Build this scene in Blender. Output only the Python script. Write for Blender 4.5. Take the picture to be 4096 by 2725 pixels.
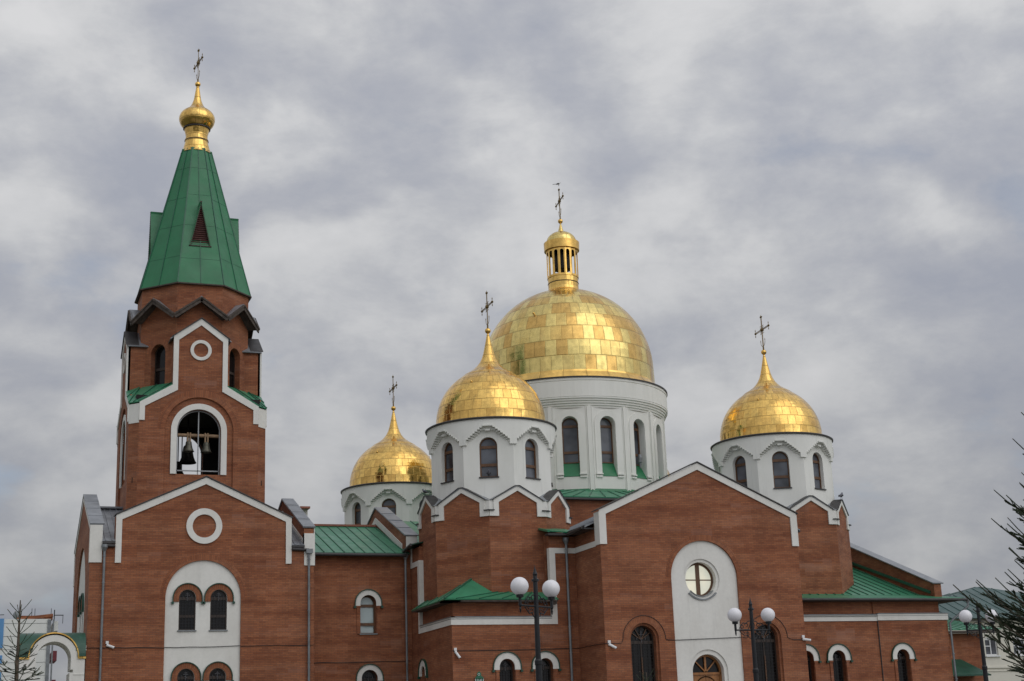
import bpy, bmesh, math, random
from mathutils import Vector, Matrix
from mathutils.geometry import tessellate_polygon
random.seed(7)
PI = math.pi
scn = bpy.context.scene
for o in list(bpy.data.objects): bpy.data.objects.remove(o)
COL = scn.collection

# ------------------------------------------------------------------ camera
P_, RO, YA = [math.radians(a) for a in (15.1988, -2.0940, 20.3082)]
fw = Vector((math.sin(YA) * math.cos(P_), math.cos(YA) * math.cos(P_), math.sin(P_)))
rt = Vector((math.cos(YA), -math.sin(YA), 0)); up = rt.cross(fw)
c_, s_ = math.cos(RO), math.sin(RO)
r2 = c_ * rt + s_ * up; u2 = -s_ * rt + c_ * up
cam_d = bpy.data.cameras.new('camera'); cam = bpy.data.objects.new('camera', cam_d); COL.objects.link(cam)
cam.matrix_world = Matrix(((r2.x, u2.x, -fw.x, 0), (r2.y, u2.y, -fw.y, 0), (r2.z, u2.z, -fw.z, 1.6), (0, 0, 0, 1)))
cam_d.sensor_width = 36; cam_d.lens = 5894.83 / 4096 * 36
cam_d.clip_start = .5; cam_d.clip_end = 6000
scn.camera = cam

# ------------------------------------------------------------------ world: overcast sky with broken cloud
SUN_EL, SUN_AZ = math.radians(42), math.radians(150)      # azimuth clockwise from +Y
sun_dir = Vector((math.sin(SUN_AZ) * math.cos(SUN_EL), math.cos(SUN_AZ) * math.cos(SUN_EL), math.sin(SUN_EL)))
W = bpy.data.worlds.new("World"); scn.world = W; W.use_nodes = True
nt = W.node_tree; nt.nodes.clear()
def N(tree, typ, **k):
    n = tree.nodes.new(typ)
    for a, b in k.items(): setattr(n, a, b)
    return n
def math_node(tree, op, a, b=None, c=None, clamp=False):
    n = tree.nodes.new('ShaderNodeMath'); n.operation = op; n.use_clamp = clamp
    for i, v in enumerate((a, b, c)):
        if v is None: continue
        if isinstance(v, (int, float)): n.inputs[i].default_value = v
        else: tree.links.new(v, n.inputs[i])
    return n.outputs[0]
def ramp(tree, fac, stops, interp='LINEAR'):
    n = tree.nodes.new('ShaderNodeValToRGB'); n.color_ramp.interpolation = interp
    els = n.color_ramp.elements
    while len(els) < len(stops): els.new(.5)
    for e, (p, c) in zip(els, stops):
        e.position = p; e.color = (c[0], c[1], c[2], 1) if not isinstance(c, (int, float)) else (c, c, c, 1)
    tree.links.new(fac, n.inputs[0]); return n.outputs[0]
def mixc(tree, fac, a, b, mode='MIX'):
    n = tree.nodes.new('ShaderNodeMix'); n.data_type = 'RGBA'; n.blend_type = mode
    for i, v in ((0, fac), (6, a), (7, b)):
        if isinstance(v, (int, float)): n.inputs[i].default_value = v
        elif isinstance(v, tuple): n.inputs[i].default_value = (*v, 1)
        else: tree.links.new(v, n.inputs[i])
    return n.outputs[2]
out = N(nt, 'ShaderNodeOutputWorld')
sky = N(nt, 'ShaderNodeTexSky', sky_type='NISHITA', sun_disc=False, sun_elevation=SUN_EL, sun_rotation=SUN_AZ)
bg1 = N(nt, 'ShaderNodeBackground'); bg1.inputs[1].default_value = .12; nt.links.new(sky.outputs[0], bg1.inputs[0])
tc = N(nt, 'ShaderNodeTexCoord')
sx = N(nt, 'ShaderNodeSeparateXYZ'); nt.links.new(tc.outputs['Generated'], sx.inputs[0])
zz = math_node(nt, 'ADD', math_node(nt, 'MAXIMUM', sx.outputs[2], 0.0), .42)
cx = math_node(nt, 'DIVIDE', sx.outputs[0], zz); cy = math_node(nt, 'DIVIDE', sx.outputs[1], zz)
cv = N(nt, 'ShaderNodeCombineXYZ'); nt.links.new(cx, cv.inputs[0]); nt.links.new(cy, cv.inputs[1])
def cloud_noise(scale, det, rough, dist, off, sy=1.0):
    mp = N(nt, 'ShaderNodeMapping'); nt.links.new(cv.outputs[0], mp.inputs[0])
    mp.inputs['Location'].default_value = off; mp.inputs['Scale'].default_value = (1, sy, 1)
    n = N(nt, 'ShaderNodeTexNoise'); nt.links.new(mp.outputs[0], n.inputs['Vector'])
    n.inputs['Scale'].default_value = scale; n.inputs['Detail'].default_value = det
    n.inputs['Roughness'].default_value = rough; n.inputs['Distortion'].default_value = dist
    return n.outputs['Fac']
def puff(scale, det, rough, off, dist=0.):
    mp = N(nt, 'ShaderNodeMapping'); nt.links.new(tc.outputs['Generated'], mp.inputs[0])
    mp.inputs['Location'].default_value = off; mp.inputs['Scale'].default_value = (1, 1, 2.0); mp.inputs['Rotation'].default_value = (0, .25, 0)
    n = N(nt, 'ShaderNodeTexNoise'); nt.links.new(mp.outputs[0], n.inputs['Vector'])
    n.inputs['Scale'].default_value = scale; n.inputs['Detail'].default_value = det
    n.inputs['Roughness'].default_value = rough; n.inputs['Distortion'].default_value = dist
    return n.outputs['Fac']
n1 = math_node(nt, 'ADD', math_node(nt, 'MULTIPLY', puff(3.1, 5, .5, (2.3, .4, 1.1)), .75), math_node(nt, 'MULTIPLY', cloud_noise(2.6, 4, .48, .15, (3.1, 1.7, 0), 1.35), .25))
n2 = puff(8.6, 9, .64, (7.3, 2.4, 4.1), .15)
n3 = cloud_noise(4.1, 5, .5, .2, (0.4, 6.2, 0), 1.3)
# clumps: smooth cells on a noise-warped direction
wn_ = N(nt, 'ShaderNodeTexNoise'); nt.links.new(tc.outputs['Generated'], wn_.inputs['Vector']); wn_.inputs['Scale'].default_value = 7.0; wn_.inputs['Detail'].default_value = 5
wv1 = N(nt, 'ShaderNodeVectorMath', operation='SUBTRACT'); nt.links.new(wn_.outputs['Color'], wv1.inputs[0]); wv1.inputs[1].default_value = (.5, .5, .5)
wv2 = N(nt, 'ShaderNodeVectorMath', operation='MULTIPLY_ADD'); nt.links.new(wv1.outputs[0], wv2.inputs[0]); wv2.inputs[1].default_value = (.22, .22, .22); nt.links.new(tc.outputs['Generated'], wv2.inputs[2])
mp_ = N(nt, 'ShaderNodeMapping'); nt.links.new(wv2.outputs[0], mp_.inputs[0]); mp_.inputs['Scale'].default_value = (1, 1, 1.75); mp_.inputs['Rotation'].default_value = (.1, .35, 0)
vo = N(nt, 'ShaderNodeTexVoronoi', feature='SMOOTH_F1'); nt.links.new(mp_.outputs[0], vo.inputs['Vector']); vo.inputs['Scale'].default_value = 8.5; vo.inputs['Smoothness'].default_value = .6
clump = math_node(nt, 'SUBTRACT', 1.0, vo.outputs['Distance'])
m = math_node(nt, 'ADD', math_node(nt, 'MULTIPLY', n1, .46), math_node(nt, 'MULTIPLY', n2, .31))
m = math_node(nt, 'ADD', m, math_node(nt, 'MULTIPLY', clump, .24))
ccol = ramp(nt, m, [(.42, (.44, .462, .530)), (.475, (.51, .525, .575)), (.525, (.605, .615, .645)), (.57, (.71, .715, .73)), (.64, (.80, .80, .81))])
# lower sky is greyer and the air darker away from the hidden sun
elev = math_node(nt, 'MULTIPLY', sx.outputs[2], 2.6, clamp=True)
darker = ramp(nt, elev, [(0, .62), (.30, .72), (.65, .90), (1, 1.0)])
ccol = mixc(nt, 1.0, ccol, darker, 'MULTIPLY')
dp = N(nt, 'ShaderNodeVectorMath', operation='DOT_PRODUCT'); nt.links.new(tc.outputs['Generated'], dp.inputs[0]); dp.inputs[1].default_value = sun_dir
glow = ramp(nt, math_node(nt, 'MULTIPLY_ADD', dp.outputs['Value'], .5, .5), [(0, .92), (.62, 1.0), (1, 1.75)])
ccol = mixc(nt, 1.0, ccol, glow, 'MULTIPLY')
bg2 = N(nt, 'ShaderNodeBackground'); bg2.inputs[1].default_value = .93; nt.links.new(ccol, bg2.inputs[0])
cover = ramp(nt, math_node(nt, 'ADD', math_node(nt, 'MULTIPLY', n3, .45), math_node(nt, 'MULTIPLY', m, .55)), [(.36, .62), (.45, .97), (1, 1.0)])
mx = N(nt, 'ShaderNodeMixShader'); nt.links.new(cover, mx.inputs[0]); nt.links.new(bg1.outputs[0], mx.inputs[1]); nt.links.new(bg2.outputs[0], mx.inputs[2])
nt.links.new(mx.outputs[0], out.inputs[0])

sd = bpy.data.lights.new('sun', 'SUN'); sd.energy = .6; sd.angle = math.radians(60); sd.color = (1, .97, .92)
so = bpy.data.objects.new('sun', sd); COL.objects.link(so)
so.rotation_euler = (-sun_dir).to_track_quat('-Z', 'Y').to_euler(); so.location = (0, 0, 60)

scn.view_settings.view_transform = 'Standard'; scn.view_settings.look = 'None'
scn.view_settings.exposure = -.06; scn.view_settings.gamma = 1
scn.render.engine = 'CYCLES'

# ------------------------------------------------------------------ materials
MATS = {}
def mat(name):
    m = bpy.data.materials.new(name); m.use_nodes = True; t = m.node_tree
    b = t.nodes['Principled BSDF']; MATS[name] = m
    return m, t, b
def uvn(t):
    n = N(t, 'ShaderNodeUVMap'); n.uv_map = 'UVMap'; return n.outputs[0]
def noise(t, vec, scale, det=3, rough=.5, sc=(1, 1, 1), dist=0):
    mp = N(t, 'ShaderNodeMapping'); t.links.new(vec, mp.inputs[0]); mp.inputs['Scale'].default_value = sc
    n = N(t, 'ShaderNodeTexNoise'); t.links.new(mp.outputs[0], n.inputs['Vector'])
    n.inputs['Scale'].default_value = scale; n.inputs['Detail'].default_value = det
    n.inputs['Roughness'].default_value = rough; n.inputs['Distortion'].default_value = dist
    return n.outputs['Fac']
def objc(t): return N(t, 'ShaderNodeTexCoord').outputs['Object']
def bump(t, b, h, strength=.3, dist=.02):
    n = N(t, 'ShaderNodeBump'); n.inputs['Strength'].default_value = strength; n.inputs['Distance'].default_value = dist
    t.links.new(h, n.inputs['Height']); t.links.new(n.outputs[0], b.inputs['Normal'])

def brick_mat(name, radial=False):
    m, t, b = mat(name); uv = uvn(t)
    br = N(t, 'ShaderNodeTexBrick'); t.links.new(uv, br.inputs['Vector'])
    br.offset = .5
    br.inputs['Scale'].default_value = 1
    br.inputs['Brick Width'].default_value = .26 if not radial else .0765
    br.inputs['Row Height'].default_value = .0765 if not radial else .26
    br.inputs['Mortar Size'].default_value = .0075; br.inputs['Mortar Smooth'].default_value = .3
    br.inputs['Color1'].default_value = (.325, .116, .048, 1); br.inputs['Color2'].default_value = (.245, .080, .034, 1)
    br.inputs['Mortar'].default_value = (.135, .068, .045, 1)
    # deliveries of brick: bands a few courses high, each its own tone, broken sideways
    sp = N(t, 'ShaderNodeSeparateXYZ'); t.links.new(uv, sp.inputs[0])
    cb = N(t, 'ShaderNodeCombineXYZ')
    wob = noise(t, uv, .35, 2)
    row = math_node(t, 'FLOOR', math_node(t, 'DIVIDE', sp.outputs[1], .0765))
    t.links.new(math_node(t, 'MULTIPLY', row, .0765), cb.inputs[1])
    t.links.new(math_node(t, 'MULTIPLY', math_node(t, 'FLOOR', math_node(t, 'DIVIDE', sp.outputs[0], .52)), .52), cb.inputs[0])
    band = noise(t, cb.outputs[0], 1.0, 3, .6, (.16, 1.7, 1))
    band2 = noise(t, cb.outputs[0], 1.0, 4, .7, (.55, 3.1, 1))
    f = ramp(t, math_node(t, 'ADD', math_node(t, 'MULTIPLY', band, .6), math_node(t, 'MULTIPLY', band2, .4)),
             [(.38, (.76, .66, .60)), (.46, (.93, .89, .86)), (.53, (1.09, 1.13, 1.16)), (.65, (1.24, 1.42, 1.60))])
    col = mixc(t, 1.0, br.outputs['Color'], f, 'MULTIPLY')
    # pale lime bloom in patches
    bl = ramp(t, noise(t, cb.outputs[0], 1.0, 4, .65, (.3, 1.1, 1)), [(.57, 0.0), (.70, .38)])
    col = mixc(t, bl, col, (.36, .20, .145))
    st = ramp(t, noise(t, uv, 1.0, 5, .6, (.9, .5, 1)), [(.35, .82), (.6, 1.05)])
    col = mixc(t, 1.0, col, st, 'MULTIPLY')
    t.links.new(col, b.inputs['Base Color']); b.inputs['Roughness'].default_value = .85
    bump(t, b, math_node(t, 'SUBTRACT', 1.0, br.outputs['Fac']), .5, .008)
    return m
brick_mat('brick'); brick_mat('brick_arch', True)

m, t, b = mat('stucco'); uv = uvn(t); oc = objc(t)
f = ramp(t, noise(t, oc, .7, 5, .6, (1, 1, .45)), [(.3, (.67, .655, .61)), (.55, (.755, .745, .70)), (.75, (.79, .78, .74))])
f2 = ramp(t, noise(t, oc, 6, 6, .7), [(.3, .93), (.6, 1.0)])
sk = ramp(t, noise(t, oc, 1.0, 4, .6, (3.5, 3.5, .22)), [(.28, .92), (.42, 1.0)])
t.links.new(mixc(t, 1, mixc(t, 1, f, f2, 'MULTIPLY'), sk, 'MULTIPLY'), b.inputs['Base Color']); b.inputs['Roughness'].default_value = .9
bump(t, b, noise(t, oc, 14, 4), .25, .01)
m, t, b = mat('stucco_green'); oc = objc(t)
f = ramp(t, noise(t, oc, .9, 5, .6, (1, 1, .4)), [(.3, (.71, .715, .665)), (.55, (.78, .78, .735)), (.75, (.81, .81, .77))])
sk = ramp(t, noise(t, oc, 1.0, 4, .6, (4, 4, .25)), [(.28, .90), (.42, 1.0)])
t.links.new(mixc(t, 1, f, sk, 'MULTIPLY'), b.inputs['Base Color']); b.inputs['Roughness'].default_value = .9
bump(t, b, noise(t, oc, 14, 4), .25, .01)

def plain(name, col, rough=.6, metal=0., var=.15, scale=2.0, bs=.1, sc=(1, 1, 1), spec=None):
    m, t, b = mat(name); oc = objc(t)
    lo = tuple(c * (1 - var) for c in col); hi = tuple(min(1, c * (1 + var)) for c in col)
    t.links.new(ramp(t, noise(t, oc, scale, 5, .6, sc), [(.3, lo), (.7, hi)]), b.inputs['Base Color'])
    rr = ramp(t, noise(t, oc, scale * 1.7, 3), [(.3, max(0.02, rough - .08)), (.7, min(1, rough + .08))])
    t.links.new(rr, b.inputs['Roughness']); b.inputs['Metallic'].default_value = metal
    if spec is not None: b.inputs['Specular IOR Level'].default_value = spec
    if bs: bump(t, b, noise(t, oc, scale * 3, 3), bs, .02)
    return m
plain('green_roof', (.036, .205, .108), .38, 0, .16, 1.1, .12)
plain('green_spire', (.014, .160, .062), .42, 0, .14, 1.0, .10)
plain('green_seam', (.022, .11, .065), .45, 0, .1)
plain('green_dark', (.008, .060, .036), .35, 0, .2)
plain('grey_metal', (.23, .245, .265), .38, .25, .2, 1.3, .12)
plain('dark_metal', (.045, .042, .042), .5, .2, .25)
plain('gutter_metal', (.20, .215, .225), .42, .35, .25, 2.5)
plain('old_wood', (.07, .055, .045), .85, 0, .45, 5, .3, (1, 1, 1))
plain('wood_pale', (.26, .17, .10), .75, 0, .3, 4, .2)
plain('frame_wood', (.12, .056, .024), .5, 0, .35, 5, .1, (1, 1, .4))
plain('frame_dark', (.035, .022, .016), .55, 0, .3)
plain('door_wood', (.30, .125, .035), .4, 0, .35, 3, .1, (1, 1, .3))
plain('iron', (.012, .013, .016), .42, .3, .3)
plain('bronze', (.10, .095, .075), .45, .7, .3, 4)
plain('bell_black', (.02, .018, .015), .5, .5, .3, 4)
plain('globe', (.78, .77, .80), .25, 0, .03, 3, .02)
plain('white_plastic', (.75, .75, .75), .35, 0, .05, 3, 0)
plain('black_plastic', (.02, .02, .02), .35, 0, .05, 3, 0)
plain('trellis', (.30, .31, .32), .5, .3, .1)
plain('tracery_metal', (.10, .10, .11), .6, 0, .2)
plain('cross_metal', (.20, .14, .06), .45, .7, .35, 8)
plain('interior_shade', (.015, .013, .012), .9, 0, .2)
plain('red_cap', (.32, .12, .08), .7, 0, .2)
plain('bark', (.09, .07, .05), .9, 0, .4, 10, .4)
plain('ground_mat', (.10, .11, .07), .95, 0, .4, .4)
plain('panel_cream', (.66, .64, .56), .8, 0, .06, .4)
plain('panel_white', (.70, .71, .68), .8, 0, .05, .4)
plain('panel_blue', (.10, .26, .50), .7, 0, .1, .6)
plain('balcony_red', (.16, .025, .035), .6, 0, .2)
plain('teal_roof', (.022, .068, .062), .4, 0, .15, .7)
plain('teal_seam', (.016, .055, .048), .5, 0, .1)
plain('pvc', (.72, .73, .74), .3, 0, .04)
plain('feather_dark', (.02, .02, .025), .6, 0, .3)
plain('feather_grey', (.13, .13, .16), .6, 0, .3)
plain('feather_white', (.7, .7, .7), .6, 0, .1)
plain('sign_green', (.02, .13, .07), .35, 0, .15)
plain('patch_stone', (.40, .35, .24), .9, 0, .3)

def glass_mat(name, col, rough, spec=.5, var=.35, sc=1.5):
    m, t, b = mat(name); oc = objc(t)
    lo = tuple(c * (1 - var) for c in col); hi = tuple(c * (1 + var) for c in col)
    t.links.new(ramp(t, noise(t, oc, sc, 2, .5), [(.35, lo), (.65, hi)]), b.inputs['Base Color'])
    b.inputs['Roughness'].default_value = rough; b.inputs['Specular IOR Level'].default_value = spec
    bump(t, b, noise(t, oc, .8, 1), .12, .03)
glass_mat('glass_dark', (.010, .009, .009), .12, .3)
glass_mat('glass_grey', (.080, .086, .100), .16, .5, .6, .8)
glass_mat('glass_pale_reflection', (.40, .49, .49), .04, 1.0, .06)  # pale base colour stands in for a reflection in the nave pane
m, t, b = mat('glass_sky_glow'); oc = objc(t)
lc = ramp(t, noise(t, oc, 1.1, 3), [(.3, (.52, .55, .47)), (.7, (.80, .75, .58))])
t.links.new(lc, b.inputs['Emission Color']); b.inputs['Emission Strength'].default_value = .85  # emission stands in for bright sky seen through the round window
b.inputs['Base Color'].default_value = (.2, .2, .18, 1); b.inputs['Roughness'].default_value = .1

# gold sheet in staggered panels; UV is (panel number, row number)
def gold_mat(name, base, dark, spread, rough, tilt=.05):
    m, t, b = mat(name); uv = uvn(t)
    sp = N(t, 'ShaderNodeSeparateXYZ'); t.links.new(uv, sp.inputs[0])
    row = math_node(t, 'FLOOR', sp.outputs[1])
    off = math_node(t, 'MULTIPLY', math_node(t, 'MODULO', row, 2.0), .5)
    u = math_node(t, 'ADD', sp.outputs[0], off)
    colm = math_node(t, 'FLOOR', u)
    cb = N(t, 'ShaderNodeCombineXYZ'); t.links.new(colm, cb.inputs[0]); t.links.new(row, cb.inputs[1])
    wn = N(t, 'ShaderNodeTexWhiteNoise', noise_dimensions='3D'); t.links.new(cb.outputs[0], wn.inputs['Vector'])
    fu = math_node(t, 'FRACT', u); fv = math_node(t, 'FRACT', sp.outputs[1])
    eu = math_node(t, 'MINIMUM', fu, math_node(t, 'SUBTRACT', 1.0, fu)); ev = math_node(t, 'MINIMUM', fv, math_node(t, 'SUBTRACT', 1.0, fv))
    e = math_node(t, 'MINIMUM', eu, ev)
    seam = ramp(t, e, [(.008, 0.0), (.03, 1.0)])
    rnd = ramp(t, math_node(t, 'ADD', math_node(t, 'MULTIPLY', wn.outputs['Value'], .8), math_node(t, 'MULTIPLY', noise(t, uv, .9, 3), .25)), spread)
    tone = mixc(t, rnd, base, dark)
    edge = ramp(t, e, [(0, .50), (.020, .84), (.10, 1.0)])
    stain = ramp(t, noise(t, uv, 2.1, 5, .7), [(.35, .80), (.6, 1.05)])
    tone = mixc(t, 1, mixc(t, 1, tone, edge, 'MULTIPLY'), stain, 'MULTIPLY')
    t.links.new(tone, b.inputs['Base Color']); b.inputs['Metallic'].default_value = 1
    t.links.new(ramp(t, noise(t, uv, 1.3, 4, .6), [(.3, rough - .07), (.7, rough + .10)]), b.inputs['Roughness'])
    g = N(t, 'ShaderNodeNewGeometry')
    v1 = N(t, 'ShaderNodeVectorMath', operation='SUBTRACT'); t.links.new(wn.outputs['Color'], v1.inputs[0]); v1.inputs[1].default_value = (.5, .5, .5)
    v2 = N(t, 'ShaderNodeVectorMath', operation='SCALE'); t.links.new(v1.outputs[0], v2.inputs[0]); v2.inputs['Scale'].default_value = tilt
    nz = N(t, 'ShaderNodeTexNoise'); t.links.new(uv, nz.inputs['Vector']); nz.inputs['Scale'].default_value = 1.7; nz.inputs['Detail'].default_value = 2
    v5 = N(t, 'ShaderNodeVectorMath', operation='SUBTRACT'); t.links.new(nz.outputs['Color'], v5.inputs[0]); v5.inputs[1].default_value = (.5, .5, .5)
    v6 = N(t, 'ShaderNodeVectorMath', operation='SCALE'); t.links.new(v5.outputs[0], v6.inputs[0]); v6.inputs['Scale'].default_value = tilt * 2.6
    v3 = N(t, 'ShaderNodeVectorMath', operation='ADD'); t.links.new(g.outputs['Normal'], v3.inputs[0]); t.links.new(v2.outputs[0], v3.inputs[1])
    v7 = N(t, 'ShaderNodeVectorMath', operation='ADD'); t.links.new(v3.outputs[0], v7.inputs[0]); t.links.new(v6.outputs[0], v7.inputs[1])
    v4 = N(t, 'ShaderNodeVectorMath', operation='NORMALIZE'); t.links.new(v7.outputs[0], v4.inputs[0])
    bp_ = N(t, 'ShaderNodeBump'); bp_.inputs['Strength'].default_value = .6; bp_.inputs['Distance'].default_value = .01
    t.links.new(seam, bp_.inputs['Height']); t.links.new(v4.outputs[0], bp_.inputs['Normal'])
    t.links.new(bp_.outputs[0], b.inputs['Normal'])
gold_mat('gold', (.90, .585, .175), (.68, .40, .11), [(.35, 0.0), (1.0, .9)], .15, .075)
gold_mat('gold_pale', (.84, .655, .24), (.66, .40, .12), [(.42, 0.0), (.70, .85)], .22, .065)
plain('gold_plain', (.80, .50, .14), .25, 1.0, .25, 2.5, .12)

# ------------------------------------------------------------------ mesh helpers
def V(*a): return Vector(a)
class MB:
    def __init__(s): s.v = []; s.f = []; s.uv = []; s.sm = []; s.pc = []; s.k = 0; s.cl = []; s.c = 0
    def piece(s): s.k += 1; return s
    def add(s, verts, faces, uvs=None, smooth=False):
        o = len(s.v); s.v += [Vector(p) for p in verts]
        for i, f in enumerate(faces):
            s.f.append([o + k for k in f]); s.uv.append(uvs[i] if uvs else None); s.sm.append(smooth); s.pc.append(s.k); s.cl.append(s.c)
    def box(s, x0, x1, y0, y1, z0, z1):
        s.c += 1
        p = [(x, y, z) for z in (z0, z1) for y in (y0, y1) for x in (x0, x1)]
        s.add(p, [(0, 2, 3, 1), (4, 5, 7, 6), (0, 1, 5, 4), (2, 6, 7, 3), (0, 4, 6, 2), (1, 3, 7, 5)])
    def slab(s, fr, outer, holes=(), d0=-.3, d1=0., uvf=None):
        """flat plate with holes; (u,z) outlines in frame fr=(origin, u, n), from depth d0 to d1 along n"""
        s.c += 1; O, U, Nn = fr
        def P(q, d): return O + U * q[0] + Vector((0, 0, q[1])) + Nn * d
        loops = [list(outer)] + [list(h) for h in holes]
        flat = [q for l in loops for q in l]
        tris = tessellate_polygon([[Vector((q[0], q[1], 0)) for q in l] for l in loops])
        for d, flip in ((d1, 0), (d0, 1)):
            vs = [P(q, d) for q in flat]; fs = []; us = []
            want = Nn if not flip else -Nn
            for tr in tris:
                a, b_, c = [vs[i] for i in tr]
                nn = (b_ - a).cross(c - a)
                if nn.length < 1e-9: continue
                t_ = tuple(tr) if nn.dot(want) > 0 else tuple(reversed(tr))
                fs.append(t_)
                if uvf: us.append([uvf(flat[i]) for i in t_])
            s.add(vs, fs, us if uvf else None)
        for li, l in enumerate(loops):
            n = len(l); area = sum(l[i][0] * l[(i + 1) % n][1] - l[(i + 1) % n][0] * l[i][1] for i in range(n))
            ccw = area > 0
            for i in range(n):
                a, b_ = l[i], l[(i + 1) % n]
                if abs(a[0] - b_[0]) + abs(a[1] - b_[1]) < 1e-6: continue
                q = [P(a, d1), P(b_, d1), P(b_, d0), P(a, d0)]
                e = (P(b_, 0) - P(a, 0)); side = e.cross(Nn)      # points out of a ccw loop when u x z = -n or n
                mid = Vector(((a[0] + b_[0]) / 2, (a[1] + b_[1]) / 2))
                ed = Vector((b_[0] - a[0], b_[1] - a[1])); o2 = Vector((ed.y, -ed.x)) * (1 if ccw else -1)
                if li > 0: o2 = -o2
                outw = U * o2.x + Vector((0, 0, o2.y))
                nn = (q[1] - q[0]).cross(q[2] - q[0])
                if nn.dot(outw) < 0: q.reverse()
                s.add(q, [(0, 1, 2, 3)])
    def quad(s, a, b, c, d): s.add([a, b, c, d], [(0, 1, 2, 3)])
    def sheet(s, pts, th=.06, smooth=False):
        """flat polygon in 3D given a thickness downwards"""
        s.c += 1; n = len(pts); top = [Vector(p) for p in pts]
        nn = Vector((0, 0, 0))
        for i in range(n): nn += top[i].cross(top[(i + 1) % n])
        if nn.length > 0: nn.normalize()
        if nn.z < 0: top.reverse(); nn = -nn
        bot = [p - nn * th for p in top]
        s.add(top + bot, [tuple(range(n)), tuple(range(2 * n - 1, n - 1, -1))] + [((i + 1) % n, i, n + i, n + (i + 1) % n) for i in range(n)])
    def bar(s, a, b, w, h=None, upv=None):
        s.c += 1
        a, b = Vector(a), Vector(b); h = h or w; d = (b - a)
        if d.length < 1e-6: return
        d.normalize(); upv = Vector(upv) if upv else (Vector((0, 0, 1)) if abs(d.z) < .95 else Vector((0, 1, 0)))
        sx_ = d.cross(upv).normalized() * w / 2; sy_ = sx_.cross(d).normalized() * h / 2
        p = [q + i * sx_ + j * sy_ for q in (a, b) for i, j in ((-1, -1), (1, -1), (1, 1), (-1, 1))]
        s.add(p, [(3, 2, 1, 0), (4, 5, 6, 7), (0, 1, 5, 4), (1, 2, 6, 5), (2, 3, 7, 6), (3, 0, 4, 7)])
    def tube(s, path, r, n=8, caps=True):
        s.c += 1
        path = [Vector(p) for p in path]; rs = r if isinstance(r, (list, tuple)) else [r] * len(path)
        rings = []; ref = None
        for i, p in enumerate(path):
            d = (path[min(i + 1, len(path) - 1)] - path[max(i - 1, 0)]).normalized()
            if ref is None: ref = Vector((1, 0, 0)) if abs(d.x) < .8 else Vector((0, 1, 0))
            e1 = (ref - d * ref.dot(d)).normalized(); e2 = d.cross(e1); ref = e1
            rings.append([p + (e1 * math.cos(2 * PI * k / n) + e2 * math.sin(2 * PI * k / n)) * rs[i] for k in range(n)])
        vs = [q for rg in rings for q in rg]; fs = []
        for i in range(len(path) - 1):
            for k in range(n): fs.append((i * n + k, i * n + (k + 1) % n, (i + 1) * n + (k + 1) % n, (i + 1) * n + k))
        s.add(vs, fs, None, n > 5)
        if caps: s.add(rings[0], [tuple(range(n - 1, -1, -1))]); s.add(rings[-1], [tuple(range(n))])
    def lathe(s, c, prof, n=48, upan=None, rows=None, smooth=True, a0=0.):
        """profile [(r,z)] about the vertical through c; UV counts panels round and rows up"""
        c = Vector(c); L = [0.]
        for i in range(1, len(prof)): L.append(L[-1] + math.hypot(prof[i][0] - prof[i - 1][0], prof[i][1] - prof[i - 1][1]))
        for i in range(len(prof) - 1):
            vs = []; fs = []; us = []
            for j in range(n + 1):
                th = a0 + 2 * PI * j / n
                for k in (i, i + 1): vs.append(c + Vector((prof[k][0] * math.cos(th), prof[k][0] * math.sin(th), prof[k][1])))
            for j in range(n):
                q = (2 * j, 2 * j + 2, 2 * j + 3, 2 * j + 1)
                if prof[i][0] < 1e-5: q = (2 * j, 2 * j + 3, 2 * j + 1)
                elif prof[i + 1][0] < 1e-5: q = (2 * j, 2 * j + 2, 2 * j + 1)
                fs.append(q)
                if upan:
                    def U_(vi): jj, kk = divmod(vi, 2); return (upan * jj / n, L[i + kk] / rows)
                    us.append([U_(k) for k in q])
            s.add(vs, fs, us if upan else None, smooth)
    def sphere(s, c, r, n=20, sc=(1, 1, 1), mtx=None):
        s.c += 1
        c = Vector(c); m_ = n // 2; vs = []; fs = []
        for i in range(m_ + 1):
            ph = PI * i / m_
            for j in range(n):
                th = 2 * PI * j / n
                p = Vector((math.sin(ph) * math.cos(th) * sc[0], math.sin(ph) * math.sin(th) * sc[1], math.cos(ph) * sc[2])) * r
                if mtx: p = mtx @ p
                vs.append(c + p)
        for i in range(m_):
            for j in range(n):
                a, b_, c2, d = i * n + j, i * n + (j + 1) % n, (i + 1) * n + (j + 1) % n, (i + 1) * n + j
                if i == 0: fs.append((a, c2, d)[::-1] if False else (a, d, c2))
                elif i == m_ - 1: fs.append((a, d, b_))
                else: fs.append((a, d, c2, b_))
        s.add(vs, fs, None, True)
    def split(s, name, mname, parent=None, each=False):
        """one object for each piece"""
        out_ = []
        if each: s.pc = s.cl
        for k in sorted(set(s.pc)):
            m_ = MB(); mp_ = {}
            for f, uv_, sm_, p_ in zip(s.f, s.uv, s.sm, s.pc):
                if p_ != k: continue
                for i in f:
                    if i not in mp_: mp_[i] = len(m_.v); m_.v.append(s.v[i])
                m_.f.append([mp_[i] for i in f]); m_.uv.append(uv_); m_.sm.append(sm_); m_.pc.append(0)
            out_.append(m_.build(name, mname, parent))
        return out_
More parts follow.
